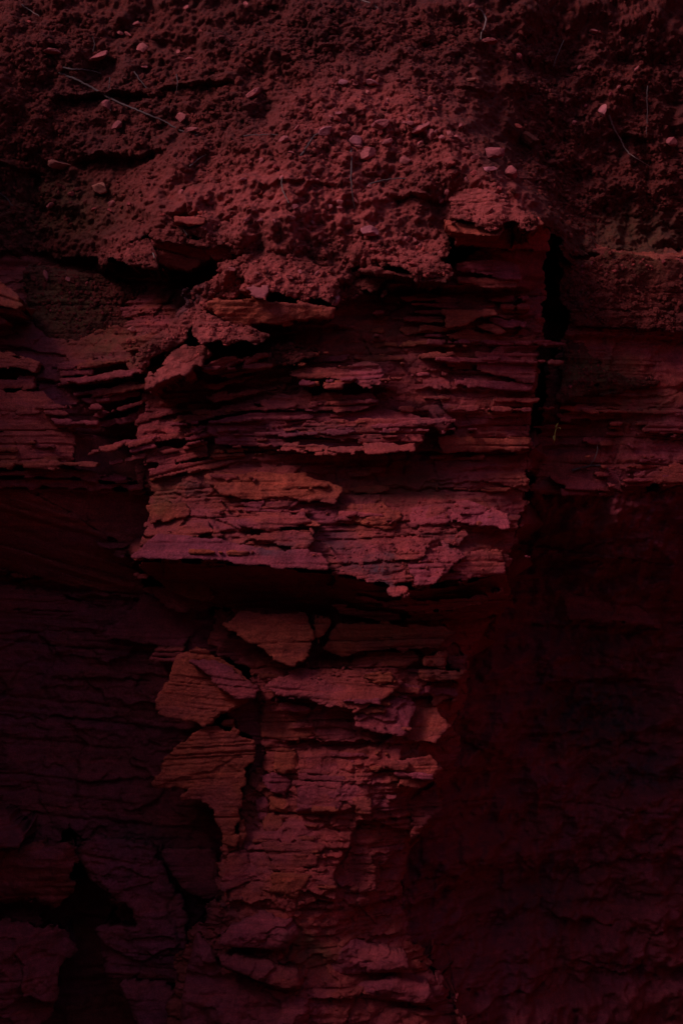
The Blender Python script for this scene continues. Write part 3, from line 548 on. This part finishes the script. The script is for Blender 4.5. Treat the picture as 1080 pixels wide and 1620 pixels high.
part('rock_slab', [(244, 1112), (310, 1128), (345, 1122), (372, 1118), (330, 1144), (320, 1154), (313, 1142), (270, 1136), (243, 1124)], .045, M_ORANGE, PP, slope=(0, .1), amps=(0, .004, .003), dip=-.12, jag=.005, thick=.1)
part('rock_slab', [(352, 1112), (395, 1104), (416, 1096), (420, 1180), (418, 1260), (408, 1335), (376, 1350), (384, 1240), (402, 1200), (398, 1165), (362, 1150)], .15, M_PURPLE, PP, slope=(0, 0), amps=(.002, .004, .002), jag=.004, thick=.2)
part('fang_slab', [(268, 1190), (300, 1162), (322, 1150), (372, 1154), (404, 1172), (408, 1196), (388, 1226), (382, 1262), (377, 1300), (372, 1340), (352, 1330), (332, 1285), (326, 1268), (290, 1264), (287, 1246), (246, 1241), (243, 1232), (255, 1212)], .06, M_ORANGE, PP, slope=(.04, .05), amps=(.002, .004, .0025), groove=.9, facet=.005, dip=.02, edge=.004, jag=.010, thick=.25, label='fang shaped orange slab hanging beside the pillar with an open crack')
part('rock_slab', [(346, 1150), (352, 1138), (372, 1136), (370, 1152)], .08, M_ORANGE, PP, thick=.2, jag=.004)
part('rock_slab', [(375, 1300), (386, 1296), (390, 1320), (378, 1345)], .07, M_ORANGE, PP, thick=.2, jag=.004)
part('ledge', [(419, 1088), (440, 1068), (470, 1056), (520, 1056), (590, 1060), (640, 1078), (610, 1106), (560, 1130), (500, 1114), (440, 1102)], .02, M_ROCK, PP, facet=.008, slope=(.02, .45), amps=(.003, .008, .005), dip=-.1, edge=.012, thick=.22, label='lit pointed ledge on the pillar below the buttress')
part('ledge', [(560, 1134), (600, 1108), (650, 1100), (656, 1122), (648, 1150), (636, 1169), (600, 1162), (562, 1150)], .02, M_PURPLE, PP, slope=(.15, .45), facet=.008, amps=(.002, .008, .005), dip=-.12, edge=.012, jag=.008, thick=.2, label='small purple layered ledge on the right of the pillar')
for q, yy, mt in (([(578, 1032), (600, 1029), (655, 1030), (664, 1040), (640, 1057), (580, 1050)], .06, M_ORANGE), ([(664, 1064), (690, 1060), (737, 1062), (722, 1078), (690, 1076), (668, 1070)], .04, M_ORANGE), ([(668, 1036), (704, 1034), (705, 1060), (670, 1054)], .09, M_ORANGE), ([(708, 1040), (742, 1034), (736, 1062), (707, 1060)], .13, M_ROCK),
                  ([(475, 1048), (505, 1044), (530, 1052), (520, 1066), (480, 1060)], .03, M_ROCK), ([(560, 1066), (620, 1060), (628, 1078), (600, 1086)], .03, M_ORANGE), ([(428, 1104), (498, 1122), (482, 1136), (448, 1126)], .03, M_PURPLE), ([(415, 1104), (450, 1126), (500, 1132), (492, 1176), (440, 1170), (414, 1166)], .09, M_ORANGE),
                  ([(500, 1125), (566, 1150), (570, 1175), (500, 1180)], .10, M_ROCK), ([(620, 1080), (660, 1085), (680, 1095), (655, 1105), (610, 1105)], .04, M_PURPLE), ([(680, 1082), (728, 1080), (722, 1108), (680, 1124)], .14, M_ROCK),
                  ([(436, 1180), (470, 1184), (466, 1216), (450, 1226), (432, 1218)], .08, M_ORANGE), ([(412, 1230), (430, 1222), (462, 1228), (452, 1262), (426, 1256)], .07, M_PURPLE), ([(402, 1266), (424, 1260), (426, 1298), (404, 1304)], .06, M_PURPLE), ([(426, 1258), (456, 1266), (454, 1288), (428, 1284)], .05, M_ORANGE), ([(424, 1288), (452, 1292), (444, 1312), (422, 1322), (412, 1306)], .07, M_ORANGE),
                  ([(480, 1190), (560, 1186), (566, 1226), (484, 1230)], .10, M_ROCK), ([(580, 1180), (640, 1178), (632, 1216), (578, 1220)], .12, M_ROCK), ([(470, 1240), (540, 1236), (546, 1280), (470, 1284)], .10, M_PURPLE), ([(556, 1262), (592, 1260), (590, 1290), (556, 1292)], .09, M_ORANGE),
                  ([(410, 1330), (470, 1326), (516, 1336), (500, 1372), (430, 1380)], .06, M_ROCK), ([(352, 1352), (392, 1340), (402, 1396), (352, 1412)], .08, M_ROCK), ([(420, 1376), (480, 1384), (500, 1376), (470, 1420), (430, 1412)], .05, M_ORANGE), ([(520, 1360), (590, 1350), (596, 1410), (520, 1420)], .08, M_ROCK),
                  ([(690, 1196), (740, 1170), (798, 1192), (796, 1218), (756, 1206), (700, 1228)], .26, M_ROCK), ([(640, 1270), (690, 1240), (700, 1280), (650, 1330)], .22, M_ROCK), ([(632, 1130), (690, 1120), (712, 1150), (690, 1180), (640, 1176)], .12, M_ROCK), ([(630, 1205), (680, 1190), (700, 1215), (660, 1250), (628, 1244)], .14, M_ROCK), ([(632, 1345), (668, 1338), (676, 1390), (640, 1402)], .18, M_PURPLE)):
    part('rock_slab', q, .2 * yy + .8 * rel(q, .018 if q[0][0] < 630 else .085), mt, PP, slope=(rng.uniform(-.12, .12) + (.15 if q[0][0] > 600 else 0), rng.uniform(0, .3)), facet=.010, amps=(.003, .006, .003), jag=.010, edge=.012, rough=.010, thick=.15)
part('boulder', [(338, 1500), (360, 1470), (410, 1448), (462, 1456), (476, 1480), (452, 1504), (400, 1508)], -.08, M_PURPLE, PP, amps=(0, .003, .002), groove=.3, facet=.03, slope=(0, .35), rough=.02, edge=.05, jag=.005, thick=.3, label='rounded dusty boulder at the pillar foot')
part('boulder', [(345, 1512), (420, 1526), (470, 1540), (475, 1562), (450, 1566), (400, 1548), (350, 1530)], -.09, M_ROCK, PP, amps=(0, .003, .002), groove=.3, facet=.03, slope=(.1, .4), dip=-.3, edge=.03, jag=.005, thick=.3, label='wedge shaped block below the dusty boulder')
part('boulder', [(285, 1610), (292, 1540), (310, 1480), (335, 1500), (345, 1530), (420, 1560), (490, 1580), (470, 1800), (300, 1900)], -.06, M_PURPLE, PP, amps=(0, .003, .002), groove=.3, facet=.03, slope=(0, .3), rough=.03, edge=.05, jag=.005, thick=.4, res=1.2, label='broad dark mass at the bottom edge under the wedge block')
part('boulder', [(480, 1500), (560, 1486), (640, 1510), (650, 1535), (560, 1545), (484, 1540)], .05, M_PURPLE, PP, amps=(0, .003, .002), groove=.3, facet=.03, slope=(0, .35), rough=.02, edge=.03, jag=.005, thick=.3)
part('boulder', [(560, 1560), (620, 1545), (680, 1560), (690, 1590), (620, 1588), (560, 1582)], .04, M_PURPLE, PP, amps=(0, .003, .002), groove=.3, facet=.03, slope=(0, .35), rough=.02, edge=.04, jag=.005, thick=.3, label='pale patched boulder at the bottom edge')
part('boulder', [(490, 1585), (560, 1588), (690, 1600), (760, 1680), (740, 1900), (490, 1900)], .0, M_ROCK, PP, amps=(0, .003, .002), groove=.3, facet=.03, slope=(.1, .3), rough=.03, edge=.05, jag=.005, thick=.4, res=1.25)
scatter_plates(PP, 430, 680, 1060, 1330, 30, (.004, .018), -.04, wl=(20, 80))
scatter_plates(PP, 360, 600, 1330, 1460, 12, (.004, .014), 0, wl=(20, 70))

# ------------------------------------------------------------------ right wall beyond the crack
rgt = block('rock_wall_right', [(884, 372), (960, 388), (1080, 405), (1200, 430), (1720, 440), (1720, 820), (1300, 800), (1160, 775), (1080, 782), (1035, 766), (985, 782), (930, 790), (880, 780), (838, 775), (842, 720), (858, 650), (862, 600), (878, 550), (900, 500), (872, 430)],
    [(890, 390, .54), (1000, 400, .62), (1400, 430, .7), (1000, 445, .47), (1400, 470, .6), (900, 460, .43), (1000, 500, .47), (1080, 500, .52), (900, 540, .40), (1000, 560, .45), (1080, 560, .50), (1400, 600, .64), (885, 640, .36), (1000, 640, .41), (1080, 640, .47), (870, 700, .48), (920, 690, .45), (1000, 700, .43), (856, 745, .42), (920, 745, .40), (1060, 750, .43), (1400, 770, .5), (900, 775, .40)],
    M_ROCK, amps=(.014, .008, .004), facet=.016, rough=.014, jag=.012, thick=.4, cuts=[(880, 1400, 519, 14, .045), (860, 1000, 648, 26, .06), (940, 1100, 616, 10, .03), (1040, 1200, 690, 10, .03), (860, 960, 700, 12, .03), (850, 980, 758, 8, .03), (890, 1000, 412, 16, .04), (980, 1080, 452, 8, .02)],
    kind='structure', label='dark red rock wall to the right of the deep vertical crack')
Rw = rgt
part('rock_slab', [(888, 402), (930, 408), (960, 396), (1010, 404), (1100, 415), (1250, 420), (1400, 440), (1400, 530), (1080, 524), (985, 517), (905, 512), (884, 470)], .46, M_SOIL, Rw, soil=.16, slope=(.34, .12), amps=(.006, .006, .003), facet=.012, rough=.012, groove=.5, thick=.2, label='wide earth coated face on the right ending in a straight shadowed edge')
part('soil_patch', [(882, 540), (905, 530), (928, 545), (945, 575), (990, 596), (1040, 600), (1045, 610), (980, 615), (945, 616), (912, 628), (886, 640), (874, 632), (888, 600)], .36, M_SOIL, Rw, slope=(.4, .5), soil=.45, jag=.018, edge=.03, thick=.25, chip=0, label='mossy clump of soil clinging right of the crack')
for q, yy in (([(848, 752), (930, 755), (1000, 768), (1040, 766), (990, 778), (900, 772)], .10), ([(888, 774), (965, 778), (960, 784), (890, 782)], .08), ([(920, 692), (980, 690), (975, 698), (920, 700)], .16), ([(1030, 672), (1200, 660), (1200, 690), (1050, 690), (1005, 685)], .12), ([(860, 655), (960, 650), (990, 660), (900, 664)], .2), ([(890, 735), (960, 738), (940, 746), (890, 745)], .15), ([(1040, 740), (1300, 700), (1300, 775), (1050, 768), (960, 770)], .10), ([(890, 385), (920, 390), (900, 402)], .2), ([(905, 398), (965, 388), (960, 408)], .24)):
    part('rock_plate', q, rel(q, .03), M_ROCK, Rw, slope=(.35, .3), amps=(.003, .008, .004), thick=.2)
scatter_plates(Rw, 880, 1060, 640, 760, 18, (.004, .016), 0)
rlow = block('rock_wall_lower_right', [(838, 778), (900, 775), (1060, 764), (1720, 770), (1720, 2100), (820, 2100), (640, 1600), (560, 1460), (580, 1300), (650, 1180), (690, 1050), (760, 960), (800, 880)],
    [(850, 790, .56), (950, 790, .44), (1080, 785, .42), (1500, 790, .55), (840, 900, .82), (950, 835, .50), (1080, 835, .50), (950, 900, .70), (1080, 900, .70), (1500, 900, .9), (780, 1000, .70), (900, 1000, .95), (1080, 1000, 1.0), (740, 1120, .56), (820, 1150, .76), (900, 1150, .92), (1080, 1150, .95), (600, 1300, .40), (690, 1300, .46), (780, 1300, .70), (950, 1300, .94), (1080, 1300, .96), (580, 1450, .36), (650, 1450, .40), (760, 1450, .66), (1000, 1480, .92), (700, 1600, .34), (820, 1620, .62), (1080, 1620, .88), (1500, 1700, .9), (900, 2000, .7)],
    M_PURPLE, amps=(.016, .006, .003), facet=.022, dip=-.12, rough=.07, jag=.02, thick=.3, res=1.3, cuts=[(830, 1100, 890, 26, .06), (840, 1100, 1010, 20, .04), (850, 1100, 1110, 20, .05), (830, 1000, 1200, 20, .04)],
    kind='structure', label='almost black undercut rock wall at the lower right')
RL = rlow
for q, yy, dp in (([(850, 790), (960, 790), (1040, 820), (1000, 840), (900, 820)], .60, -.3), ([(1010, 880), (1080, 900), (1300, 930), (1300, 950), (1080, 930), (1010, 912)], .80, -.2), ([(880, 930), (1020, 960), (1040, 990), (900, 980)], .86, -.2)):
    part('rock_slab', q, yy, M_PURPLE, RL, dip=dp, slope=(0, .1), amps=(.008, .010, .004), jag=.012, edge=.02, thick=.2, res=1.3, drop=True)

# ------------------------------------------------------------------ unseen rock spurs added left and right of the frame to shade the cliff
def spur(sx=1, x0=-2.32, hgt=3.48, label='added red rock spur shading the cliff from beyond the left edge'):
    n, m = 90, 90
    u = np.linspace(0, 2 * np.pi, n, endpoint=False); t = np.linspace(0, 1, m)
    U, T = np.meshgrid(u, t)
    r = (1 - T ** 5) ** .5 * (1 + .10 * fbm(U * 1.9, T * 3, 1.0, 4, 2) * np.sin(U / 2) ** 2)
    x = x0 + .97 * r * np.sign(np.cos(U)) * np.abs(np.cos(U)) ** .7; y = -1.0 + 2.3 * r * np.sign(np.sin(U)) * np.abs(np.sin(U)) ** .7
    z = -.8 + hgt * T * (1 + .40 * sstep(-1.1, -.1, y) + .03 * N[6](x * 2, y * 2))
    k = np.floor(z / .09 + .4 * N[1](x, y)).astype(int)
    x = x + .05 * (hsh(k, k + 3) - .5) * np.cos(U); y = y + .05 * (hsh(k, k + 3) - .5) * np.sin(U)
    idx = np.arange(n * m).reshape(m, n); j = np.roll(idx, -1, 1)
    q = np.stack([idx[:-1].ravel(), j[:-1].ravel(), j[1:].ravel(), idx[1:].ravel()], 1)
    co = np.stack([x.ravel(), y.ravel(), z.ravel()], 1)
    return obj('shade_spur', mesh_from('shade_spur', co, q, M_ROCK), None, kind='structure', label=label)
spur()
spur(1, 2.45, 4.4, 'taller added red rock spur shading the cliff from beyond the right edge')

# ------------------------------------------------------------------ stones, crumbs, roots, sprig
ICO = None
def lump(sx, sy, sz, cuts=9, sub=2, seed=0):
    """angular stone: a ball cut by random planes"""
    import bmesh
    r = np.random.default_rng(seed)
    bm = bmesh.new(); bmesh.ops.create_icosphere(bm, subdivisions=sub, radius=1)
    v = np.array([p.co[:] for p in bm.verts])
    for _ in range(cuts):
        nrm = r.normal(size=3); nrm /= np.linalg.norm(nrm); d = r.uniform(.38, .8)
        h = v @ nrm - d; v = v - np.outer(np.clip(h, 0, None), nrm)
    v += r.normal(0, .018, v.shape)
    v = v / np.abs(v).max(0) * np.array([sx, sy, sz])
    for p, c in zip(bm.verts, v): p.co = c
    me = bpy.data.meshes.new('stone'); bm.to_mesh(me); bm.free()
    return me
def stone(name, u, v, w, h, label, rot=0, mat=None, group=None, seed=None, cat='stone', depth=None, tilt=0.0):
    y = surf_at(u, v) if depth is None else depth
    k = PX * (CAM_D + y) / CAM_D
    w *= 1.15; h *= 1.2
    me = lump(w * k / 2, max(w, h) * k * .38, h * k / 2, 10, 3 if w > 22 else 2, int(u * 7 + v) if seed is None else seed)
    me.materials.append(mat or M_STONE)
    X, Z = P(u, v, y)
    o = obj(name, me, None, label=label, category=cat)
    y2 = min(surf_at(u + a, v + b) for a, b in ((0, 0), (w * .3, 0), (-w * .3, 0), (0, h * .3), (0, -h * .3))) if depth is None else y
    o.location = (X, .4 * y + .6 * y2 - h * k * .30, Z); o.rotation_euler = (tilt, rot, 0)
    if group: o['group'] = group
    return o
M_PEB = rock_material('pale_stone', ((.34, .075, .062), (.30, .066, .060), (.36, .088, .07)), band=0, bump=.4, grain=.4)
M_LILAC = rock_material('lilac_stone', ((.38, .082, .105), (.34, .074, .105), (.40, .09, .105)), band=0, bump=.4, grain=.4)
S = stone
S('stone', 95, 262, 34, 17, 'flat pale angular stone on the soil at far left, its shadow below', .08, M_PEB)
S('stone', 160, 297, 24, 19, 'rounded pale pebble on dark soil, lower right of the flat stone', .2, M_PEB)
S('soil_clod', 835, 226, 28, 26, 'round crumbly clod alone on the dark slope right of the soil cone', 0, M_SOIL, cat='clod')
S('stone', 583, 368, 28, 17, 'bright lilac chip in the crumbly soil above the buttress', -.1, M_LILAC)
S('stone', 777, 247, 32, 22, 'blunt pinkish stone crowning the soil cone on its right side', .3)
S('stone', 773, 268, 24, 9, 'thin lilac flake just under the stone crowning the cone', .1, M_LILAC)
S('stone', 808, 276, 20, 18, 'dull stone on the right shoulder of the soil cone', .4)
S('stone', 565, 222, 22, 20, 'square pink stone, upper of two at the middle of the soil', .2, M_LILAC)
S('stone', 640, 285 - 30, 16, 11, 'dull pink chip on the dark patch right of the broad pink stone', .2)
S('stone', 581, 246, 25, 17, 'broad pink stone just below the square pink stone', -.15)
S('stone', 517, 208, 25, 13, 'single lilac stone by a thin root tip left of the pink stones', -.35, M_LILAC)
S('stone', 601, 200, 28, 13, 'long flat pink stone above the square pink stone', -.2)
S('stone', 611, 226, 18, 12, 'small tilted pink stone right of the square pink stone', -.6)
S('stone', 665, 203, 28, 11, 'slanting pink sliver in the row on the upper cone', -.5)
S('stone', 680, 215, 14, 15, 'upright pink chip below the slanting sliver', .3)
S('stone', 711, 212, 11, 11, 'tiny round pink pebble at the right end of the stone row', 0)
S('stone', 722, 219, 18, 7, 'low flat pink chip beside the tiny round pebble', .2)
S('stone', 587, 132, 21, 11, 'lilac triangular chip high on the soil in the middle', .2, M_LILAC)
S('stone', 542, 131, 15, 9, 'small lilac chip left of the triangular chip', -.1, M_LILAC)
S('stone', 400, 147, 34, 11, 'long slanting pink chip at upper left of the cone', -.5)
S('stone', 452, 220, 20, 11, 'dusty pink chip between the thin roots', -.3)
S('stone', 288, 189, 17, 14, 'pink block of stone beside the long twig end', .2)
S('stone', 305, 207, 24, 8, 'flat pink flake lying at the end of the long twig', -.2)
S('stone', 228, 80, 18, 15, 'dark pinkish stone above the upper soil lip', .4)
S('stone', 160, 92, 34, 11, 'long pink flake above the start of the long twig', -.4)
S('stone', 86, 82, 32, 10, 'low dark flake at the upper left on the soil', .1)
S('stone', 298, 97, 17, 9, 'small pink flake at the right end of the upper soil lip', -.2)
S('stone', 170, 168, 16, 13, 'pink chip just below the middle of the long twig', .3)
S('stone', 185, 200, 18, 11, 'pale chip above the lower soil lip', -.5)
S('stone', 530, 478, 13, 18, 'upright lilac chip at the end of the overhanging slab', .3, M_LILAC)
S('stone', 75, 437, 7, 15, 'thin reddish chip stuck upright on the left wall', -.3)
S('stone', 108, 442, 8, 8, 'tiny pink chip right of the thin upright chip on the left wall', 0)
S('stone', 210, 522, 14, 9, 'pink crumb at the top left of the rubble by the buttress', 0)
S('stone', 462, 1431, 10, 10, 'left pebble of three on the pillar', 0, M_ROCK)
S('stone', 476, 1429, 12, 9, 'right pebble of three on the pillar', .3, M_ROCK)
S('stone', 469, 1443, 14, 9, 'bottom pebble of three on the pillar', .2, M_ROCK)
S('stone', 745, 127, 16, 5, 'pale sliver with a dark hole under it on the right slope', -.1, M_PEB)
S('stone', 1060, 225, 18, 14, 'pinkish stone at the right edge of the slope', .2)
S('stone', 952, 178, 14, 20, 'dim lilac chip on the right slope above the bent root', .3, M_LILAC)
S('stone', 773, 68, 22, 8, 'dull flake below the pale forked root', .1)
# the small chips nobody could tell apart
zones = [(600, 210, 130, 70, 44), (470, 300, 150, 60, 40), (760, 300, 60, 50, 14), (450, 435, 80, 25, 18), (250, 60, 240, 60, 14), (900, 150, 170, 120, 12), (120, 340, 110, 60, 8), (640, 390, 70, 30, 14)]
zone_labels = ['tiny chip among the pink stones on the upper soil cone', 'tiny chip on the crumbly lower left of the soil cone', 'tiny chip under the stone crowning the cone at right', 'tiny chip in the soil spilling over the overhanging slab', 'tiny chip high on the dark soil at upper left', 'tiny chip on the dark slope at upper right', 'tiny chip on the dim soil below the rounded pale pebble', 'tiny chip on the soil lip below the bright lilac chip']
for (cu, cv, ru, rv, n), zlab in zip(zones, zone_labels):
    for _ in range(n):
        u = cu + rng.normal() * ru * .55; v = cv + rng.normal() * rv * .55
        if not (5 < u < 1075 and 5 < v < 440): continue
        S('stone_chip', u, v, rng.uniform(6, 14), rng.uniform(4, 9), zlab, rng.uniform(-.9, .9), [M_STONE, M_STONE, M_ROCK, M_SOIL][int(rng.integers(0, 4))], zlab.replace('tiny chip', 'tiny chips'), seed=int(rng.integers(1, 1e6)), cat='stone chip')

def crumbs(name, n, pick, size, mat, label):
    import bmesh
    bm = bmesh.new(); bmesh.ops.create_icosphere(bm, subdivisions=1, radius=1)
    bv = np.array([p.co[:] for p in bm.verts]); bf = np.array([[q.index for q in f.verts] for f in bm.faces]); bm.free()
    V = []; F = []; c = 0
    for i in range(n):
        p = pick()
        if p is None: continue
        x, y, z, sm = p
        s = size[0] * (size[1] / size[0]) ** (rng.random() ** 2.2) * sm
        a = rng.uniform(0, 6.28, 3)
        ca, sa, cb, sb = np.cos(a[0]), np.sin(a[0]), np.cos(a[1]), np.sin(a[1])
        M = np.array([[ca, -sa, 0], [sa, ca, 0], [0, 0, 1]]) @ np.array([[1, 0, 0], [0, cb, -sb], [0, sb, cb]])
        v = (bv * (1 + rng.normal(0, .18, (len(bv), 1)))) * (s * rng.uniform(.6, 1.3, 3))
        V.append(v @ M.T + (x, y - .2 * s, z)); F.append(bf + c); c += len(bv)
    me = mesh_from(name, np.concatenate(V), np.zeros((0, 4), int), mat, np.concatenate(F), smooth=False)
    add_attr(me, 'dust_light', spots(*[np.concatenate(V)[:, i] for i in (0, 2, 1)], DUST_LIGHT, 2) if True else None)
    return obj(name, me, None, kind='stuff', label=label)
soils = [q for q in SURF if q[4]]
wts = np.array([(q[3] > .004).sum() for q in soils], float); wts[1:] *= 2.0; wts /= wts.sum()
def pick_soil():
    xs, zs, Y, sd, _ = soils[int(rng.choice(len(soils), p=wts))]
    for _ in range(30):
        i = int(rng.integers(0, len(xs))); j = int(rng.integers(0, len(zs)))
        if sd[j, i] > .004 and abs(xs[i]) < 1.25 and zs[j] < 3.5:
            den = .5 + 1.3 * N[3](np.array(xs[i] * 3.5), np.array(zs[j] * 3.5))
            if rng.random() < den: return xs[i], Y[j, i], zs[j], 1.0
    return None
crumbs('soil_crumbs', 15000, pick_soil, (.0020, .011), M_SOIL, 'loose crumbs of red soil strewn over the bank and ledges')
SPOTS = [(450, 470, 120, 14, 160), (330, 530, 60, 30, 100), (650, 440, 60, 8, 80), (780, 365, 70, 6, 60), (220, 560, 60, 30, 80), (560, 540, 80, 14, 50), (960, 420, 80, 10, 60), (120, 410, 100, 10, 80), (270, 540, 50, 30, 60), (250, 500, 30, 25, 30), (440, 430, 60, 20, 60), (540, 470, 40, 14, 40), (680, 850, 90, 40, 120), (600, 880, 80, 25, 120), (440, 1425, 60, 20, 120), (540, 1470, 60, 30, 60), (500, 1062, 60, 12, 50), (970, 745, 40, 12, 50), (920, 590, 50, 30, 60), (150, 480, 70, 50, 60), (330, 1430, 40, 20, 30), (560, 1400, 60, 60, 60), (640, 800, 100, 20, 60), (470, 560, 60, 10, 40)]
cum = np.cumsum([q[4] for q in SPOTS]).astype(float); cum /= cum[-1]
def pick_ledge():
    q = SPOTS[int(np.searchsorted(cum, rng.random()))]
    u = q[0] + rng.normal() * q[2] * .6; v = q[1] + rng.normal() * q[3] * .6
    y = surf_at(u, v); X, Z = P(u, v, y); return X, y, Z, .8
crumbs('rock_crumbs', 1600, pick_ledge, (.0025, .010), M_ROCK, 'small broken rock crumbs caught on the ledges')

def root(name, pts, w, label, mat=None, off=.006, cat='root', group=None):
    p = []
    for u, v in pts:
        y = surf_at(u, v) - off; X, Z = P(u, v, y); p.append((X, y, Z))
    p = np.array(p)
    if len(p) > 2: p[1:-1, 1] = np.minimum(p[1:-1, 1], .5 * (p[:-2, 1] + p[2:, 1]) + .01)
    q = np.concatenate([[2 * p[0] - p[1]], p, [2 * p[-1] - p[-2]]]); c = []
    for i in range(1, len(q) - 2):
        for t in np.linspace(0, 1, 6, endpoint=False):
            a, b, d, e = q[i - 1], q[i], q[i + 1], q[i + 2]
            c.append(.5 * (2 * b + (d - a) * t + (2 * a - 5 * b + 4 * d - e) * t * t + (3 * b - a - 3 * d + e) * t ** 3))
    c.append(p[-1]); c = np.array(c); n = len(c)
    c[:, [0, 2]] += rng.normal(0, .0007, (n, 2))
    rad = np.linspace(1, .45, n) * w * PX / 2 * (1 + .25 * rng.random(n))
    T = np.gradient(c, axis=0); T /= np.linalg.norm(T, axis=1)[:, None] + 1e-9
    A = np.cross(T, (0, 1, 0)); A /= np.linalg.norm(A, axis=1)[:, None] + 1e-9; Bn = np.cross(T, A)
    k = 6; ang = np.arange(k) * 2 * np.pi / k
    V = (c[:, None] + rad[:, None, None] * (np.cos(ang)[None, :, None] * A[:, None] + np.sin(ang)[None, :, None] * Bn[:, None])).reshape(-1, 3)
    idx = np.arange(n * k).reshape(n, k); j = np.roll(idx, -1, 1)
    f = np.stack([idx[:-1].ravel(), j[:-1].ravel(), j[1:].ravel(), idx[1:].ravel()], 1)
    o = obj(name, mesh_from(name, V, f, mat or M_ROOT), None, label=label, category=cat)
    if group: o['group'] = group
    return o
root('twig', [(94, 115), (125, 128), (150, 141), (180, 158), (210, 172), (232, 180), (262, 194), (285, 206), (312, 214)], 3.6, 'long thin twig slanting across the soil at upper left', cat='twig', off=.014)
root('twig', [(100, 107), (118, 110), (140, 113), (160, 116)], 3.2, 'short dark twig above the start of the long twig', cat='twig')
root('root', [(237, 372), (241, 388), (245, 408), (249, 424), (252, 444)], 2.2, 'pale root hanging straight down below the upper left slab', M_PALE, .03)
root('root', [(296, 372), (300, 384), (303, 398)], 1.8, 'short hair root hanging from the upper left slab', M_PALE, .03)
root('root', [(757, 14), (764, 22), (768, 32), (765, 44), (761, 52), (760, 62)], 3.4, 'pale bent root near the top edge', M_PALE, .012)
root('root', [(963, 182), (970, 202), (980, 222), (990, 238), (1005, 250), (1026, 262)], 2.8, 'bent bare root on the slope at upper right', M_PALE, .012)
root('root', [(555, 233), (556, 255), (555, 280), (557, 305), (561, 330)], 2.8, 'dark root running straight down the soil cone', None, .012)
root('root', [(582, 292), (598, 287), (618, 285), (642, 282)], 2.6, 'dark root lying level beside the vertical root', None, .012)
root('root', [(446, 282), (446, 295), (450, 308), (457, 321)], 2.6, 'short curved pale root on the left of the cone', M_PALE, .012)
root('root', [(891, 64), (884, 80), (878, 94), (875, 106)], 2.0, 'thin slanting root high on the right slope', None, .012)
root('root', [(-14, 297), (0, 306), (10, 313), (21, 326)], 2.6, 'root tip poking in at the left edge', None, .02)
root('straw', [(300, 263), (312, 253), (326, 244)], 2.4, 'short pale straw on the soil left of the cone', M_PALE, .01, 'straw')
root('straw', [(566, -2), (580, 3), (592, 9), (603, 18)], 2.6, 'pale straw at the top edge in the middle', M_PALE, .01, 'straw')
root('root', [(942, 697), (944, 710), (941, 724), (934, 734), (930, 738)], 2.2, 'thin arching root on the right wall by the crack', M_PALE, .02)
root('twig', [(905, 744), (922, 740), (938, 736), (952, 738), (962, 742)], 4.0, 'knobbly twig at the foot of the arching root', None, .014, 'twig')
root('root', [(213, 114), (222, 127), (233, 140)], 2.2, 'hair root under the upper soil lip', None, .02)
root('root', [(475, 247), (487, 230), (497, 216), (512, 208)], 2.8, 'dark twig leaning toward the lilac stone', None, .01)
root('root', [(385, 215), (410, 213), (440, 213)], 2.2, 'thin level root left of the lilac stone', None, .01)
root('root', [(147, 58), (150, 70), (147, 82)], 2.0, 'tiny curved root near the upper left flake', None, .012)
root('root', [(1023, 135), (1022, 170), (1022, 212)], 1.8, 'thin straight hanging root at far right', None, .015)
root('root', [(280, 118), (281, 132), (279, 148)], 1.6, 'fine root dangling right under the upper soil lip', None, .02)
root('root', [(174, 122), (173, 150), (175, 176)], 1.6, 'fine vertical root crossing the long twig', None, .02)
root('root', [(35, 8), (48, 17), (62, 25)], 2.2, 'pale root in the top left corner', M_PALE, .012)

def sprig():
    y = surf_at(878, 694) - .07
    e = obj('seedling', None, None, label='tiny yellow green seedling growing in the deep crack', category='plant')
    X, Z = P(878, 697, y); e.location = (X, y, Z)
    k = PX
    def strip(name, pts, ws, mat):
        V = []; F = []
        for i, ((a, b, d), w) in enumerate(zip(pts, ws)):
            V += [(a * k - w * k, d, b * k), (a * k, d - w * k * .5, b * k + .0004), (a * k + w * k, d + .001, b * k)]
        for i in range(len(pts) - 1):
            for s in (0, 1): F.append((3 * i + s, 3 * i + s + 1, 3 * i + 4 + s, 3 * i + 3 + s))
        obj(name, mesh_from(name, np.array(V), np.array(F), mat), e)
    strip('stem', [(0, -8, .09), (0, 2, .012), (-1, 12, 0), (1, 21, -.003)], [1.2, 1.1, 1.1, .9], M_LEAF)
    strip('leaf', [(1, 19, -.003), (3, 22, -.008), (6, 22, -.012), (8, 19, -.014)], [.6, 2.4, 2.2, .4], M_LEAF)
    strip('leaf', [(1, 20, -.003), (1, 24, -.006), (3, 28, -.008), (4, 30, -.009)], [.6, 1.8, 1.5, .3], M_LEAF)
    strip('leaf', [(-1, 10, 0), (-3, 7, -.006), (-3, 3, -.008), (-2, 0, -.008)], [.6, 1.9, 1.6, .4], M_LEAF)
sprig()
